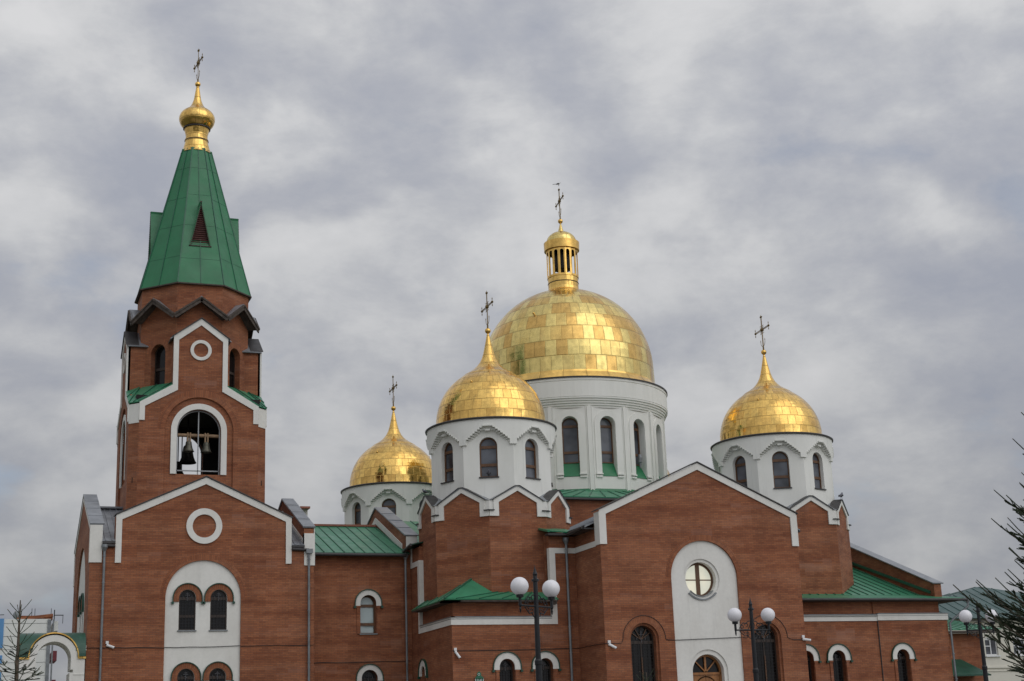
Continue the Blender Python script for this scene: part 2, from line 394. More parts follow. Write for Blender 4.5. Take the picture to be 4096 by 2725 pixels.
    def build(s, name, mname, parent=None, **tags):
        base = Vector((0, 0, 0)); q = parent
        while q is not None: base += q.location; q = q.parent
        me = bpy.data.meshes.new(name)
        me.from_pydata([tuple(p - base) for p in s.v], [], s.f)
        uvl = me.uv_layers.new(name='UVMap')
        me.update()
        data = [0.0] * (2 * len(me.loops))
        for pi, pl in enumerate(me.polygons):
            o_uv = s.uv[pi]; nn = pl.normal
            if o_uv is None:
                h = Vector((-nn.y, nn.x, 0))
                if h.length > .3: h.normalize()
                else: h = Vector((1, 0, 0))
                if h.y < -.01 or (abs(h.y) <= .01 and h.x < 0): h = -h
                w = nn.cross(h)
                if w.z < 0: w = -w
                flat = abs(nn.z) > .9
            for k, li in enumerate(pl.loop_indices):
                if o_uv is not None: a, b_ = o_uv[k]
                else:
                    p = s.v[s.f[pi][k]]
                    a = p.dot(h); b_ = p.y if flat else p.z
                data[2 * li] = a; data[2 * li + 1] = b_
        uvl.data.foreach_set('uv', data)
        me.polygons.foreach_set('use_smooth', s.sm)
        me.materials.append(MATS[mname])
        o = bpy.data.objects.new(name, me); COL.objects.link(o)
        if parent is not None: o.parent = parent
        for k, v_ in tags.items(): o[k] = v_
        return o
def thing(name, label, cat, loc, group=None):
    o = bpy.data.objects.new(name, None); COL.objects.link(o); o.location = loc; o.empty_display_size = .3
    o['label'] = label; o['category'] = cat
    if group: o['group'] = group
    return o
def tag(o, label, cat, group=None):
    o['label'] = label; o['category'] = cat
    if group: o['group'] = group
    return o

def smooth_prof(p, k=4):
    o = []
    for i in range(len(p) - 1):
        a, b, c, d = p[max(i - 1, 0)], p[i], p[i + 1], p[min(i + 2, len(p) - 1)]
        for j in range(k):
            t_ = j / k
            o.append(tuple(.5 * (2 * b[q] + (c[q] - a[q]) * t_ + (2 * a[q] - 5 * b[q] + 4 * c[q] - d[q]) * t_ ** 2 + (3 * b[q] - a[q] - 3 * c[q] + d[q]) * t_ ** 3) for q in (0, 1)))
    return o + [p[-1]]
def arch(c, zs, r, zb, n=20):
    """opening outline, ccw: straight legs from zb to zs with a half circle above"""
    return [(c - r, zb), (c + r, zb)] + [(c + r * math.cos(PI * i / n), zs + r * math.sin(PI * i / n)) for i in range(n + 1)]
def arch_band(c, zs, ri, ro, zb, n=24):
    o = [(c + ro * math.cos(PI * i / n), zs + ro * math.sin(PI * i / n)) for i in range(n + 1)]
    i_ = [(c + ri * math.cos(PI * i / n), zs + ri * math.sin(PI * i / n)) for i in range(n + 1)]
    pts = []
    if zb < zs - 1e-6: pts += [(c + ri, zb), (c + ro, zb)]
    pts += o
    if zb < zs - 1e-6: pts += [(c - ro, zb), (c - ri, zb)]
    return pts + i_[::-1]
def circle(c, z, r, n=40): return [(c + r * math.cos(2 * PI * i / n), z + r * math.sin(2 * PI * i / n)) for i in range(n)]
def rect(a, b, z0, z1): return [(a, z0), (b, z0), (b, z1), (a, z1)]
FX = lambda y: (V(0, y, 0), V(1, 0, 0), V(0, -1, 0))             # faces -Y, u = world x
FL = lambda x: (V(x, 0, 0), V(0, 1, 0), V(-1, 0, 0))             # faces -X, u = world y
FR = lambda x: (V(x, 0, 0), V(0, 1, 0), V(1, 0, 0))              # faces +X, u = world y
FB = lambda y: (V(0, y, 0), V(1, 0, 0), V(0, 1, 0))              # faces +Y
def FA(cx_, cy_, a, deg):                                         # face of a polygon at apothem a
    th = math.radians(deg); n = V(math.cos(th), math.sin(th), 0)
    return (V(cx_, cy_, 0) + n * a, V(-n.y, n.x, 0), n)

def roof(mb, seam, a, b, c, d, step=.62, th=.05, rib=.035, hip=False):
    """sheet roof: a,b along the eave, c,d above b,a; ribs run up the slope"""
    a, b, c, d = map(Vector, (a, b, c, d)); mb.sheet([a, b, c, d], th)
    nn = (b - a).cross(d - a)
    if nn.length < 1e-6: nn = (b - a).cross(c - a)
    nn.normalize()
    if nn.z < 0: nn = -nn
    L = (b - a).length; n = max(1, int(L / step))
    for i in range(n + 1):
        f_ = (i + .5) / (n + 1)
        p = a.lerp(b, f_); e = d.lerp(c, f_)
        if hip:                                   # ribs run straight up and stop at the hips
            ax_ = (b - a).normalized(); hx0, hx1 = (d - a).dot(ax_), (c - a).dot(ax_); xx = f_ * L
            up_ = (d - a) - ax_ * hx0
            fr_ = min(1, xx / hx0 if hx0 > 1e-3 else 1, (L - xx) / (L - hx1) if L - hx1 > 1e-3 else 1); e = p + up_ * max(.02, fr_)
        seam.bar(p + nn * rib * .5, e + nn * rib * .5, .035, rib, nn)

def window(parent, fr, c, zs, hw, zb, depth, frame='frame_wood', pane='glass_grey', fw_=.07, trans=(), mull=False, sill='dark_metal', tracery=False, label=None, sill_out=.06, name='window', grid=False):
    """arched window set back in its opening"""
    O, U, Nn = fr; f = MB()
    f.slab(fr, arch_band(c, zs, hw - fw_, hw + .01, zb), d0=-depth - .06, d1=-depth + .03)
    f.slab(fr, rect(c - hw, c + hw, zb, zb + fw_), d0=-depth - .06, d1=-depth + .025)
    for z in trans: f.slab(fr, rect(c - hw + fw_ * .5, c + hw - fw_ * .5, z - .065, z + .065), d0=-depth - .05, d1=-depth + .035)
    if mull: f.slab(fr, rect(c - .035, c + .035, zb + .02, zs + hw - .05), d0=-depth - .05, d1=-depth + .012)
    if tracery:                                  # three-bar cross and side strokes in the head
        def P(u, z): return O + U * (c + u) + V(0, 0, z) - Nn * (depth - .06)
        z0 = zs - .02
        g = .020
        f2 = MB()
        f2.bar(P(0, z0 - .10), P(0, z0 + hw * .72), g); f2.bar(P(-.11, z0 + hw * .42), P(.11, z0 + hw * .42), g)
        f2.bar(P(-.06, z0 + hw * .58), P(.06, z0 + hw * .58), g); f2.bar(P(-.05, z0 + .06), P(.05, z0 + .0), g)
        for s in (-1, 1): f2.bar(P(s * .20, z0 + .03), P(s * .20, z0 + .12), g)
    w = f.build(name, frame, parent)
    if label: w['label'] = label
    p = MB(); p.slab(fr, arch(c, zs, hw - .01, zb + .01), d0=-depth - .05, d1=-depth - .02); p.build('pane', pane, w)
    if tracery: f2.build('tracery', 'tracery_metal', w)
    if grid:
        g_ = MB()
        def P(u, z): return O + U * (c + u) + V(0, 0, z) - Nn * (depth - .07)
        k = int((zs - zb) / .14)
        for i in range(1, 5): g_.bar(P(-hw + .02 + (2 * hw - .04) * i / 5, zb), P(-hw + .02 + (2 * hw - .04) * i / 5, zs + .1), .012)
        for i in range(1, k): g_.bar(P(-hw + .03, zb + i * .14), P(hw - .03, zb + i * .14), .010)
        g_.build('grille', 'iron', w)
    if sill:
        s_ = MB(); s_.slab(fr, rect(c - hw - .05, c + hw + .05, zb - .06, zb - .005), d0=-depth, d1=sill_out); s_.build('sill', sill, w)
    return w

def scallop_hood(parent, fr, c, zs, ri, ro, zb, m_body, proud=.06, nm='hood'):
    """arch hood with a green metal edging cut into small teeth"""
    h = MB()
    if m_body == 'brick_arch':
        def uvf(q):
            a = math.atan2(q[1] - zs, q[0] - c); return (a * (ri + ro) / 2, math.hypot(q[0] - c, q[1] - zs))
        h.slab(fr, arch_band(c, zs, ri, ro, zb, 30), d0=-.02, d1=proud, uvf=uvf)
    else: h.slab(fr, arch_band(c, zs, ri, ro, zb, 30), d0=-.02, d1=proud)
    o = h.build(nm, m_body, parent)
    g = MB(); O, U, Nn = fr
    g.slab(fr, arch_band(c, zs, ro + .004, ro + .035, zb - .02, 30), d0=-.02, d1=proud + .05)
    n = 30
    for i in range(n + 1):
        a = PI * (i + .0) / n
        p = O + U * (c + (ro - .012) * math.cos(a)) + V(0, 0, zs + (ro - .012) * math.sin(a)) + Nn * (proud + .03)
        q = O + U * (c + (ro + .01) * math.cos(a)) + V(0, 0, zs + (ro + .01) * math.sin(a)) + Nn * (proud + .03)
        g.bar(p, q, .030, .035, Nn)
    for s in (-1, 1):
        x = c + s * (ro + .03); g.slab(fr, rect(x - .055, x + .055, zb - .10, zb - .005), d0=-.02, d1=proud + .07)
    g.build('edging', 'green_dark', o)
    return o

def gable_trim(mb, fr, xl, xr, zb, ze, xm, za, w=.28, th=.30, d1=.06, d0=-.02):
    k = w * (za - ze) / (xm - xl)
    mb.slab(fr, [(xl, zb), (xl + w, zb), (xl + w, ze - th + k), (xm, za - th), (xr - w, ze - th + k), (xr - w, zb), (xr, zb), (xr, ze), (xm, za), (xl, ze)], d0=d0, d1=d1)
def gable_cap(mb, fr, xl, xr, ze, xm, za, d0, d1, th=.05, ov=.06):
    k = (za - ze) / (xm - xl)
    mb.slab(fr, [(xl - ov, ze - ov * k), (xm, za), (xr + ov, ze - ov * k), (xr + ov, ze - ov * k + th), (xm, za + th), (xl - ov, ze - ov * k + th)], d0=d0, d1=d1)
def ring_trim(mb, fr, c, z, ro, ri, d1=.07):
    mb.slab(fr, circle(c, z, ro), [circle(c, z, ri)], d0=-.02, d1=d1)

def pipe(parent, x, y, zt, zb=.0, r=.055, funnel=True, back=None):
    p = MB(); p.tube([(x, y, zt), (x, y, zb)], r, 10)
    z = zt - .35
    while z > zb: p.tube([(x, y, z), (x, y, z - .05)], r * 1.28, 10); z -= 1.15
    o = p.build('drainpipe', 'gutter_metal', parent)
    if funnel:
        f = MB(); f.lathe((x, y, zt), [(r * 1.1, -.16), (r * 2.5, .02), (r * 2.5, .14), (r * 2.2, .14), (r * 1.0, .0)], 14); f.build('funnel', 'gutter_metal', o)
    return o
def gutter(parent, a, b, r=.07):
    g = MB(); g.tube([a, b], r, 8)
    return g.build('gutter', 'dark_metal', parent)

# ------------------------------------------------------------------ crosses
def make_cross(parent, x, y, z0, H, bar=.87, sk=0.):
    """openwork cross: lattice post and arms, knobs, rays and a hook; the arms run along Y"""
    c = MB(); zc = z0 + .57 * H; zt = z0 + .93 * H
    def P(u, z, o=0): return V(x + o + sk * u, y - u, z)
    for o in (-.035, .035):
        c.bar(P(0, z0 + .05, 0) + V(0, o, 0), P(0, zt) + V(0, o, 0), .022)
        c.bar(P(-bar, zc + o), P(bar, zc + o), .022)
    n = 18
    for i in range(n):
        z = z0 + .15 + (zt - z0 - .15) * i / n; c.bar(P(0, z) + V(0, -.035, 0), P(0, z + .03) + V(0, .035, 0), .014)
    for i in range(9):
        for s in (-1, 1):
            u = s * (.12 + (bar - .12) * i / 9); c.bar(P(u, zc - .035), P(u + .04 * s, zc + .035), .014)
    for u, z in ((0, zt), (-bar, zc), (bar, zc)):
        c.sphere(P(u, z), .065, 8)
    c.sphere(P(0, zc), .10, 10)
    for u, z, du, dz in ((0, zt, 0, 1), (-bar, zc, -1, 0), (bar, zc, 1, 0)):
        a = P(u, z); c.tube([a, a + (P(du, dz) - P(0, 0)) * .13], [.03, .004], 5)
        for s in (-1, 1):
            q = (P(dz * s, du * s) - P(0, 0)); L = .11 if du == 0 else .17
            c.tube([a, a + q * L * .55, a + q * L], [.012, .012, .026], 5); c.tube([a + q * L, a + q * (L + .07)], [.026, .003], 5)
    for k in range(12):
        th = math.radians(45 + 90 * (k // 3) + (k % 3 - 1) * 18); L = .24 + .06 * (k % 3 == 1)
        a = P(.09 * math.cos(th), zc + .09 * math.sin(th)); b_ = P(L * math.cos(th), zc + L * math.sin(th))
        c.bar(a, b_, .010); c.sphere(b_, .020, 6)
    hk = [P(.27 * math.sin(t_), z0 + .20 + .27 - .27 * math.cos(t_)) for t_ in [math.radians(k) for k in range(-100, 101, 20)]]
    c.tube(hk, .013, 5)
    for e in (hk[0], hk[-1]): c.tube([e, e + V(0, 0, .10)], [.026, .003], 5)
    c.tube([V(x, y, z0 - .02), V(x, y, z0 + .20)], .042, 8)
    return c.build('cross', 'cross_metal', parent)

# ================================================================== GROUND
g = MB(); g.quad((-900, -300, 0), (1100, -300, 0), (1100, 1500, 0), (-900, 1500, 0))
o = g.build('ground', 'ground_mat'); o['kind'] = 'structure'
g = MB(); g.quad((-20, 22, .004), (60, 22, .004), (60, 58, .004), (-20, 58, .004))
plain('paving', (.20, .19, .18), .85, 0, .2, 1.2)
o = g.build('pavement', 'paving'); o['kind'] = 'structure'

# ================================================================== BELL TOWER
TX, TY = 9.73, 72.05
T = thing('bell_tower', 'tall red brick bell tower with a green tented spire and small gold onion', 'bell tower', (TX, TY, 0))
X0, X1, Y0, Y1 = 4.76, 14.70, 67.0, 77.1
YT = FX(Y0)
# front wall with the tall arched panel cut out
wb = MB()
pc, pr_, pz = 9.71, 1.665, 8.245
wb.slab(YT, [(X0 + .5, 0), (X1 - .46, 0), (X1 - .46, 10.62), (13.66, 10.62), (13.66, 11.72), (TX, 13.58), (5.8, 11.82), (5.8, 10.72), (X0 + .5, 10.72)],
        [arch(pc, pz, pr_, .02, 30)], d0=-.45, d1=0)
for s in (0, 1):                                               # gabled side walls, their ends seen from the front
    fr = FL(X0) if s == 0 else FR(X1)
    d = -.5 if s == 0 else -.46
    holes = [arch(TY, 8.2, 2.85, .02, 30)] if s == 0 else []
    wb.slab(fr, [(Y0, 0), (Y1, 0), (Y1, 11.4), (TY, 13.52), (Y0, 11.4)], holes, d0=d, d1=0)
wb.slab(FB(Y1), [(X0 + .5, 0), (X1 - .46, 0), (X1 - .46, 10.7), (13.66, 10.7), (13.66, 11.8), (TX, 13.6), (5.8, 11.8), (5.8, 10.7), (X0 + .5, 10.7)], d0=-.45, d1=0)
wb.build('wall', 'brick', T)
vb = MB()
uvf = lambda q: (math.atan2(q[1] - pz, q[0] - pc) * 1.8, math.hypot(q[0] - pc, q[1] - pz))
vb.slab(YT, arch_band(pc, pz, pr_, pr_ + .27, pz, 36), d0=-.05, d1=.004, uvf=uvf)
vb.build('arch_bricks', 'brick_arch', T)
# white panels with paired windows
wz = [(8.24, 6.84), (4.80, 3.42), (1.95, 1.0)]
def tower_panel(fr, c0, pr_=pr_, pz=pz):
    p = MB(); hl = []
    for cu in (c0 - .69, c0 + .69):
        for zs, zb in wz[:2]: hl.append(arch(cu, zs, .37, zb, 18))
    p.slab(fr, arch(c0, pz, pr_, .02, 30), hl, d0=-.45, d1=-.09)
    p.build('panel', 'stucco', T)
    fr2 = (fr[0] - fr[2] * .09, fr[1], fr[2])
    for cu in (c0 - .69, c0 + .69):
        for zs, zb in wz[:2]:
            window(T, fr2, cu, zs, .365, zb, .12, 'frame_dark', 'glass_dark', .045, (zs - .02, (zs + zb) / 2 - .1), tracery=True, grid=True, sill='gutter_metal')
            scallop_hood(T, fr2, cu, zs, .375, .625, zs - .16, 'brick_arch', .05)
tower_panel(YT, pc); tower_panel(FL(X0), TY, 2.85, 8.2)
tr = MB()
gable_trim(tr, YT, 5.82, 13.65, 9.77, 11.88, TX, 13.66, .26, .31)
gable_trim(tr, FL(X0), Y0, Y1, 9.78, 11.46, TY, 13.58, .30, .31, .035)
gable_trim(tr, FR(X1), Y0, Y1, 9.78, 11.46, TY, 13.58, .30, .31, .035)
gable_trim(tr, FL(X1 - .46), Y0 + .3, Y1, 10.6, 11.0, TY, 13.0, .28, .30, .035, -.01)
tr.slab(YT, rect(X0 - .035, X0 + .5, 9.78, 11.46), d0=-.3, d1=.05); tr.slab(YT, rect(X1 - .46, X1 + .035, 9.70, 11.17), d0=-.3, d1=.05)
ring_trim(tr, YT, 9.68, 11.44, .80, .525)
tr.build('trim', 'stucco', T)
cp = MB(); gable_cap(cp, YT, 5.82, 13.65, 11.89, TX, 13.68, -.5, .11); cp.build('coping', 'dark_metal', T)
cp = MB()
for x0, x1 in ((X0 - .06, X0 + .56), (X1 - .52, X1 + .06)):
    cp.piece()
    for a, b in (((Y0 - .08, 11.49), (TY, 13.62)), ((Y1 + .08, 11.49), (TY, 13.62))):
        cp.sheet([(x0, a[0], a[1]), (x1, a[0], a[1]), (x1, b[0], b[1]), (x0, b[0], b[1])], .07)
        for i in range(1, 4):
            f = i / 4; y = a[0] + (b[0] - a[0]) * f; z = a[1] + (b[1] - a[1]) * f; cp.bar((x0 - .005, y, z + .006), (x1 + .005, y, z + .006), .03, .02)
cp.split('coping', 'grey_metal', T)
rf = MB(); sm = MB()
zr = 12.95
for (a, b, c, d) in (((X0 + .5, Y0 - .12, 10.72), (5.8, Y0 - .12, 10.72), (5.8, TY, zr), (X0 + .5, TY, zr)),
                     ((13.66, Y0 - .12, 10.62), (X1 - .46, Y0 - .12, 10.62), (X1 - .46, TY, zr), (13.66, TY, zr)),
                     ((5.8, Y0 - .02, 10.75), (TX, Y0 + 4.0, 12.5), (TX, TY, zr), (5.8, TY, zr)),
                     ((13.66, Y0 - .02, 10.65), (TX, Y0 + 4.0, 12.5), (TX, TY, zr), (13.66, TY, zr))):
    roof(rf, sm, a, b, c, d, .45)
for s in (-1, 1):
    x = 5.8 if s < 0 else 13.66
    rf.sheet([(x, Y0 + .4, 10.75), (x, Y1 - .4, 10.75), (TX, Y1 - .4, 13.45), (TX, Y0 + .4, 13.45)], .05)
rf.sheet([(X0 + .5, Y1, 10.72), (X1 - .46, Y1, 10.72), (X1 - .46, TY, zr), (X0 + .5, TY, zr)], .05)
rf.box(X0 + .35, TX, TY - .25, TY + .25, zr - .02, zr + .07)
rf.build('roof', 'grey_metal', T); sm.build('roof_seam', 'grey_metal', T)
fa = MB(); fa.box(X0 + .5, 5.8, Y0 - .14, Y0 - .02, 10.60, 10.70); fa.piece().box(13.67, X1 - .46, Y0 - .14, Y0 - .02, 10.50, 10.60); fa.split('fascia', 'dark_metal', T)
gutter(T, (5.3, Y0 - .10, 10.52), (5.80, Y0 - .10, 10.50)); gutter(T, (13.67, Y0 - .10, 10.43), (14.45, Y0 - .10, 10.40))
pipe(T, 5.36, Y0 - .12, 10.42); pipe(T, 14.44, Y0 - .12, 10.33, funnel=False)
bx = MB(); bx.box(14.30, 14.60, Y0 - .24, Y0 - .05, 10.24, 10.44); bx.build('rain_head', 'gutter_metal', T)

# shaft with chamfered corners and stepped gables
SX, SH, SM = 9.63, 3.20, 2.78
ze = 17.48
sh = MB(); st = MB(); rc = MB(); va = MB(); capm = MB()
for deg in (-90, 0, 90, 180):
    fr = FA(SX, TY, SH, deg)
    sh.slab(fr, [(-SM, 10), (SM, 10), (SM, ze - .05), (1.27, 18.30), (1.27, 20.66), (0, 21.6), (-1.27, 20.66), (-1.27, 18.30), (-SM, ze - .05)],
            [arch(0, 16.22, 1.60, 12.2, 30)], d0=-.12, d1=0)
    sh.slab(fr, [(-SM + .3, 10), (SM - .3, 10), (SM - .3, 17.2), (2.0, 18.1), (-2.0, 18.1), (-SM + .3, 17.2)],
            [arch(0, 16.22, 1.03, 14.14, 30)], d0=-.50, d1=-.10)
    va.slab(fr, arch_band(0, 16.22, 1.60, 1.96, 16.22, 36), d0=-.05, d1=.004, uvf=lambda q: (math.atan2(q[1] - 16.22, q[0]) * 1.75, math.hypot(q[0], q[1] - 16.22)))
    st.slab(fr, arch_band(0, 16.22, 1.03, 1.30, 14.14, 36), d0=-.14, d1=-.02)
    # stepped outline in white
    st.slab(fr, [(-SM, 16.62), (-SM + .25, 16.62), (-SM + .25, 17.30), (-1.04, 18.13), (-1.04, 20.58), (0, 21.36), (1.04, 20.58), (1.04, 18.13), (SM - .25, 17.30), (SM - .25, 16.62),
                 (SM, 16.62), (SM, ze), (1.28, 18.38), (1.28, 20.76), (0, 21.68), (-1.28, 20.76), (-1.28, 18.38), (-SM, ze)], d0=-.02, d1=.06)
    ring_trim(st, fr, 0, 20.12, .50, .345, .07)
    gable_cap(capm, fr, -1.28, 1.28, 20.77, 0, 21.70, -.5, .12, .04, .10)
    for m_ in (st, rc, va, capm): m_.piece()
    # chamfer face
    fc = FA(SX, TY, (SH + SM) / math.sqrt(2), deg + 45); hw = (SH - SM) / math.sqrt(2)
    sh.slab(fc, rect(-hw, hw, 10, 17.4), d0=-.5, d1=-.012)
    st.slab(fc, rect(-hw, hw, 16.50, 17.42), d0=-.3, d1=.02)
    # arm side walls and their little roofs
    U, Nn = fr[1], fr[2]; O = fr[0]
    for s in (-1, 1):
        n_ = U * s; f2 = (V(SX, TY, 0) + n_ * 1.27, Nn, n_)
        sh.slab(f2, [(2.2, 17.8), (SH - .02, 17.8), (SH - .02, 20.66), (2.2, 20.66)], d0=-.25, d1=0)
        a = O + U * s * 1.33 + V(0, 0, 20.74); b_ = O + V(0, 0, 21.70); q = -Nn * 1.1
        rc.sheet([a + Nn * .03, b_ + Nn * .03, b_ + q, a + q], .05)
        a2 = a + U * s * .12 - V(0, 0, .10); rc.sheet([a + Nn * .03, a + q, a2 + q, a2 + Nn * .03], .04)
sh.build('shaft', 'brick', T); st.build('shaft_trim', 'stucco', T); rc.split('arm_roof', 'grey_metal', T); va.split('arch_bricks', 'brick_arch', T); capm.split('coping', 'dark_metal', T)
# corner roofs between the shoulders and the octagon
rf = MB(); sm = MB()
aO = 2.60; RO_ = aO / math.cos(PI / 8)
for k in range(4):
    rf.piece(); sm.piece()
    d0_ = math.radians(-90 + 90 * k); n1_ = V(math.cos(d0_), math.sin(d0_), 0); u1 = V(-n1_.y, n1_.x, 0); n2_ = u1
    c = V(SX, TY, 0)
    A1 = c + n1_ * (SH + .05) + u1 * (SM + .06) + V(0, 0, ze + .02); A2 = c + n2_ * (SH + .05) + n1_ * (SM + .06) + V(0, 0, ze + .02)
    B1 = c + n1_ * (SH + .05) + u1 * 1.30 + V(0, 0, 18.40); B2 = c + n2_ * (SH + .05) + n1_ * 1.30 + V(0, 0, 18.40)
    tt = math.tan(PI / 8) * aO
    D1 = c + n1_ * (aO) + u1 * (tt + .05) + V(0, 0, 18.66); D2 = c + n2_ * aO + n1_ * (tt + .05) + V(0, 0, 18.66)
    E1 = c + n1_ * aO + u1 * 1.30 + V(0, 0, 18.66); E2 = c + n2_ * aO + n1_ * 1.30 + V(0, 0, 18.66)
    rf.sheet([A1, B1, E1, D1], .05); rf.sheet([A2, B2, E2, D2], .05); rf.sheet([A1, D1, D2, A2], .05)
    for f in (.0, .5, 1.0):
        p = A1.lerp(A2, f); q = D1.lerp(D2, f); sm.bar(p + V(0, 0, .03), q + V(0, 0, .03), .04, .035)
    p = A1.lerp(B1, .5); q = D1.lerp(E1, .5); sm.bar(p + V(0, 0, .03), q + V(0, 0, .03), .04, .035)
    p = A2.lerp(B2, .5); q = D2.lerp(E2, .5); sm.bar(p + V(0, 0, .03), q + V(0, 0, .03), .04, .035)
rf.split('shoulder_roof', 'green_roof', T); sm.split('roof_seam', 'green_seam', T)
# belfry floor, ceiling and the grey metal frames of the openings
fl = MB(); fl.box(SX - 3, SX + 3, TY - 3, TY + 3, 13.7, 13.95); fl.build('belfry_floor', 'interior_shade', T)
fl = MB(); fl.box(SX - 2.9, SX + 2.9, TY - 2.9, TY + 2.9, 17.55, 17.9); fl.build('belfry_ceiling', 'interior_shade', T)
for deg in (-90, 0, 90, 180):
    fr = FA(SX, TY, SH, deg); w = MB()
    li = MB(); li.slab(fr, rect(-2.65, 2.65, 13.95, 17.6), [arch(0, 16.22, 1.04, 14.12, 30)], d0=-.56, d1=-.505); li.build('belfry_shade', 'interior_shade', T)  # near-black sheet behind the wall; belfry shade put into its colour
    w.slab(fr, arch_band(0, 16.22, .965, 1.02, 14.16, 30), d0=-.34, d1=-.28); w.slab(fr, rect(-.99, .99, 14.32, 14.37), d0=-.34, d1=-.28)
    w.slab(fr, rect(-.025, .025, 14.16, 17.2), d0=-.34, d1=-.28); w.build('opening_frame', 'trellis', T)
# octagon
oc_ = MB()
for k in range(8):
    deg = -90 + 45 * k; fr = FA(SX, TY, aO, deg); hw = aO * math.tan(PI / 8)
    holes = [arch(0, 20.25, .43, 18.5, 18)] if k % 2 else []
    top = [(hw, 17.7), (hw, 23.7), (-hw, 23.7), (-hw, 17.7)]
    oc_.slab(fr, [(-hw, 17.7), (hw, 17.7), (hw, 23.75), (-hw, 23.75)], holes, d0=-.45, d1=0)
    if k % 2:
        vv = MB(); vv.slab(fr, arch_band(0, 20.25, .43, .70, 20.25, 20), d0=-.03, d1=.012, uvf=lambda q: (math.atan2(q[1] - 20.25, q[0]) * .6, math.hypot(q[0], q[1] - 20.25)))
        vv.build('arch_bricks', 'brick_arch', T)
        window(T, fr, 0, 20.25, .43, 18.55, .33, 'frame_dark', 'glass_dark', .05, (19.5,), sill=None)
oc_.build('octagon', 'brick', T)
# zigzag eaves of grey boards
zv, zp = 21.90, 22.83; ev = MB(); sf = MB(); et = MB()
aE = 3.10
for k in range(8):
    deg = -90 + 45 * k; th = math.radians(deg); n = V(math.cos(th), math.sin(th), 0); u = V(-n.y, n.x, 0); c = V(SX, TY, 0)
    he, hi = aE * math.tan(PI / 8), (aO - .02) * math.tan(PI / 8)
    Pk = c + n * aE + V(0, 0, zp); Pi = c + n * (aO - .02) + V(0, 0, zp)
    for s in (-1, 1):
        Vk = c + n * aE + u * s * he + V(0, 0, zv); Vi = c + n * (aO - .02) + u * s * hi + V(0, 0, zv)
        et.sheet([Pk + V(0, 0, .05), Vk + V(0, 0, .05), Vi + V(0, 0, .05), Pi + V(0, 0, .05)], .03)
        for (A, B, C_, D) in ((Pk, Vk, Vi, Pi),):
            sf.sheet([A - V(0, 0, .02), B - V(0, 0, .02), C_ - V(0, 0, .02), D - V(0, 0, .02)], .05)
        ev.bar(Pk - V(0, 0, .10), Vk - V(0, 0, .10), .05, .24)
        ev.bar(Pk - V(0, 0, .02) + n * .04, Vk - V(0, 0, .02) + n * .04, .05, .07)
et.build('eave_metal', 'grey_metal', T); sf.build('soffit', 'old_wood', T); ev.build('bargeboard', 'old_wood', T)
# spire
aS, aTp, zS, zTp = 2.70, .72, 23.62, 31.55
sp = MB(); ss = MB(); hp = MB()
def sa(z): return aS + (aTp - aS) * (z - zS) / (zTp - zS)
for k in range(8):
    th = math.radians(-90 + 45 * k); n = V(math.cos(th), math.sin(th), 0); u = V(-n.y, n.x, 0); c = V(SX, TY, 0)
    def SP(f, z, o=0.): a = sa(z); return c + n * (a + o) + u * f * a * math.tan(PI / 8) + V(0, 0, z)
    sp.sheet([SP(-1, zS), SP(1, zS), SP(1, zTp), SP(-1, zTp)], .05)
    for f in (-.999, 0): ss.bar(SP(f, zS + .02, .01), SP(f, zTp, .01), .045 if f else .032, .04, n)
    for z in (25.0 + .12 * (k % 2), 26.9, 28.7 - .2 * (k % 2), 30.3): ss.bar(SP(-.98, z, .002), SP(.98, z, .002), .012, .012, n)
    hp.bar(SP(-1, zS - .03, .0), SP(1, zS - .03, .0), .10, .06)
sp.build('spire', 'green_spire', T); ss.build('spire_seam', 'green_seam', T); hp.build('spire_edge', 'old_wood', T)
u0 = MB(); u0.lathe((SX, TY, 0), [(0.01, 23.58), (2.85, 23.58)], 8, a0=PI / 8); u0.build('spire_soffit', 'old_wood', T)
for deg in (-90, 0, 90, 180):
    fr = FA(SX, TY, 2.16, deg); O, U, Nn = fr; dm = MB(); zb, zp_ = 25.75, 28.10
    for s in (-1, 1):
        e = O + U * s * .52 + V(0, 0, zb); pk = O + V(0, 0, zp_); bk = V(SX, TY, 0) + Nn * (sa(zp_) - .1) + V(0, 0, zp_); eb = V(SX, TY, 0) + Nn * (sa(zb) - .1) + U * s * .52 + V(0, 0, zb)
        q = [e + Nn * .05, pk + Nn * .05, bk, eb]; n_ = U * s
        dm.add(q + [p - U * s * .05 for p in q], [(0, 1, 2, 3), (7, 6, 5, 4), (0, 4, 5, 1), (1, 5, 6, 2), (2, 6, 7, 3)])
    d = dm.build('dormer', 'green_spire', T)
    lv = MB(); lv.slab(fr, [(-.46, zb + .02), (.46, zb + .02), (0, zp_ - .12)], d0=-.10, d1=-.06)
    i = 0; z = zb + .08
    while z < zp_ - .3:
        h = .46 * (1 - (z - zb) / (zp_ - .12 - zb)); lv.bar(O + U * -h + V(0, 0, z) + Nn * -.03, O + U * h + V(0, 0, z) + Nn * -.03, .05, .035, Nn + V(0, 0, 1)); z += .11
    plain('louvre', (.075, .022, .018), .6, 0, .3) if 'louvre' not in MATS else None
    lv.build('louvre', 'louvre', d)
    te = MB()
    for s in (-1, 1):
        for i in range(26):
            f = i / 25; p = O + U * s * .50 * (1 - f) + V(0, 0, zb + (zp_ - .05 - zb) * f) + Nn * .06
            te.bar(p, p - U * s * .05, .05, .02, Nn)
    te.bar(O + U * -.55 + V(0, 0, zb - .03) + Nn * .03, O + U * .55 + V(0, 0, zb - .03) + Nn * .03, .05, .05)
    te.build('edging', 'old_wood', d)
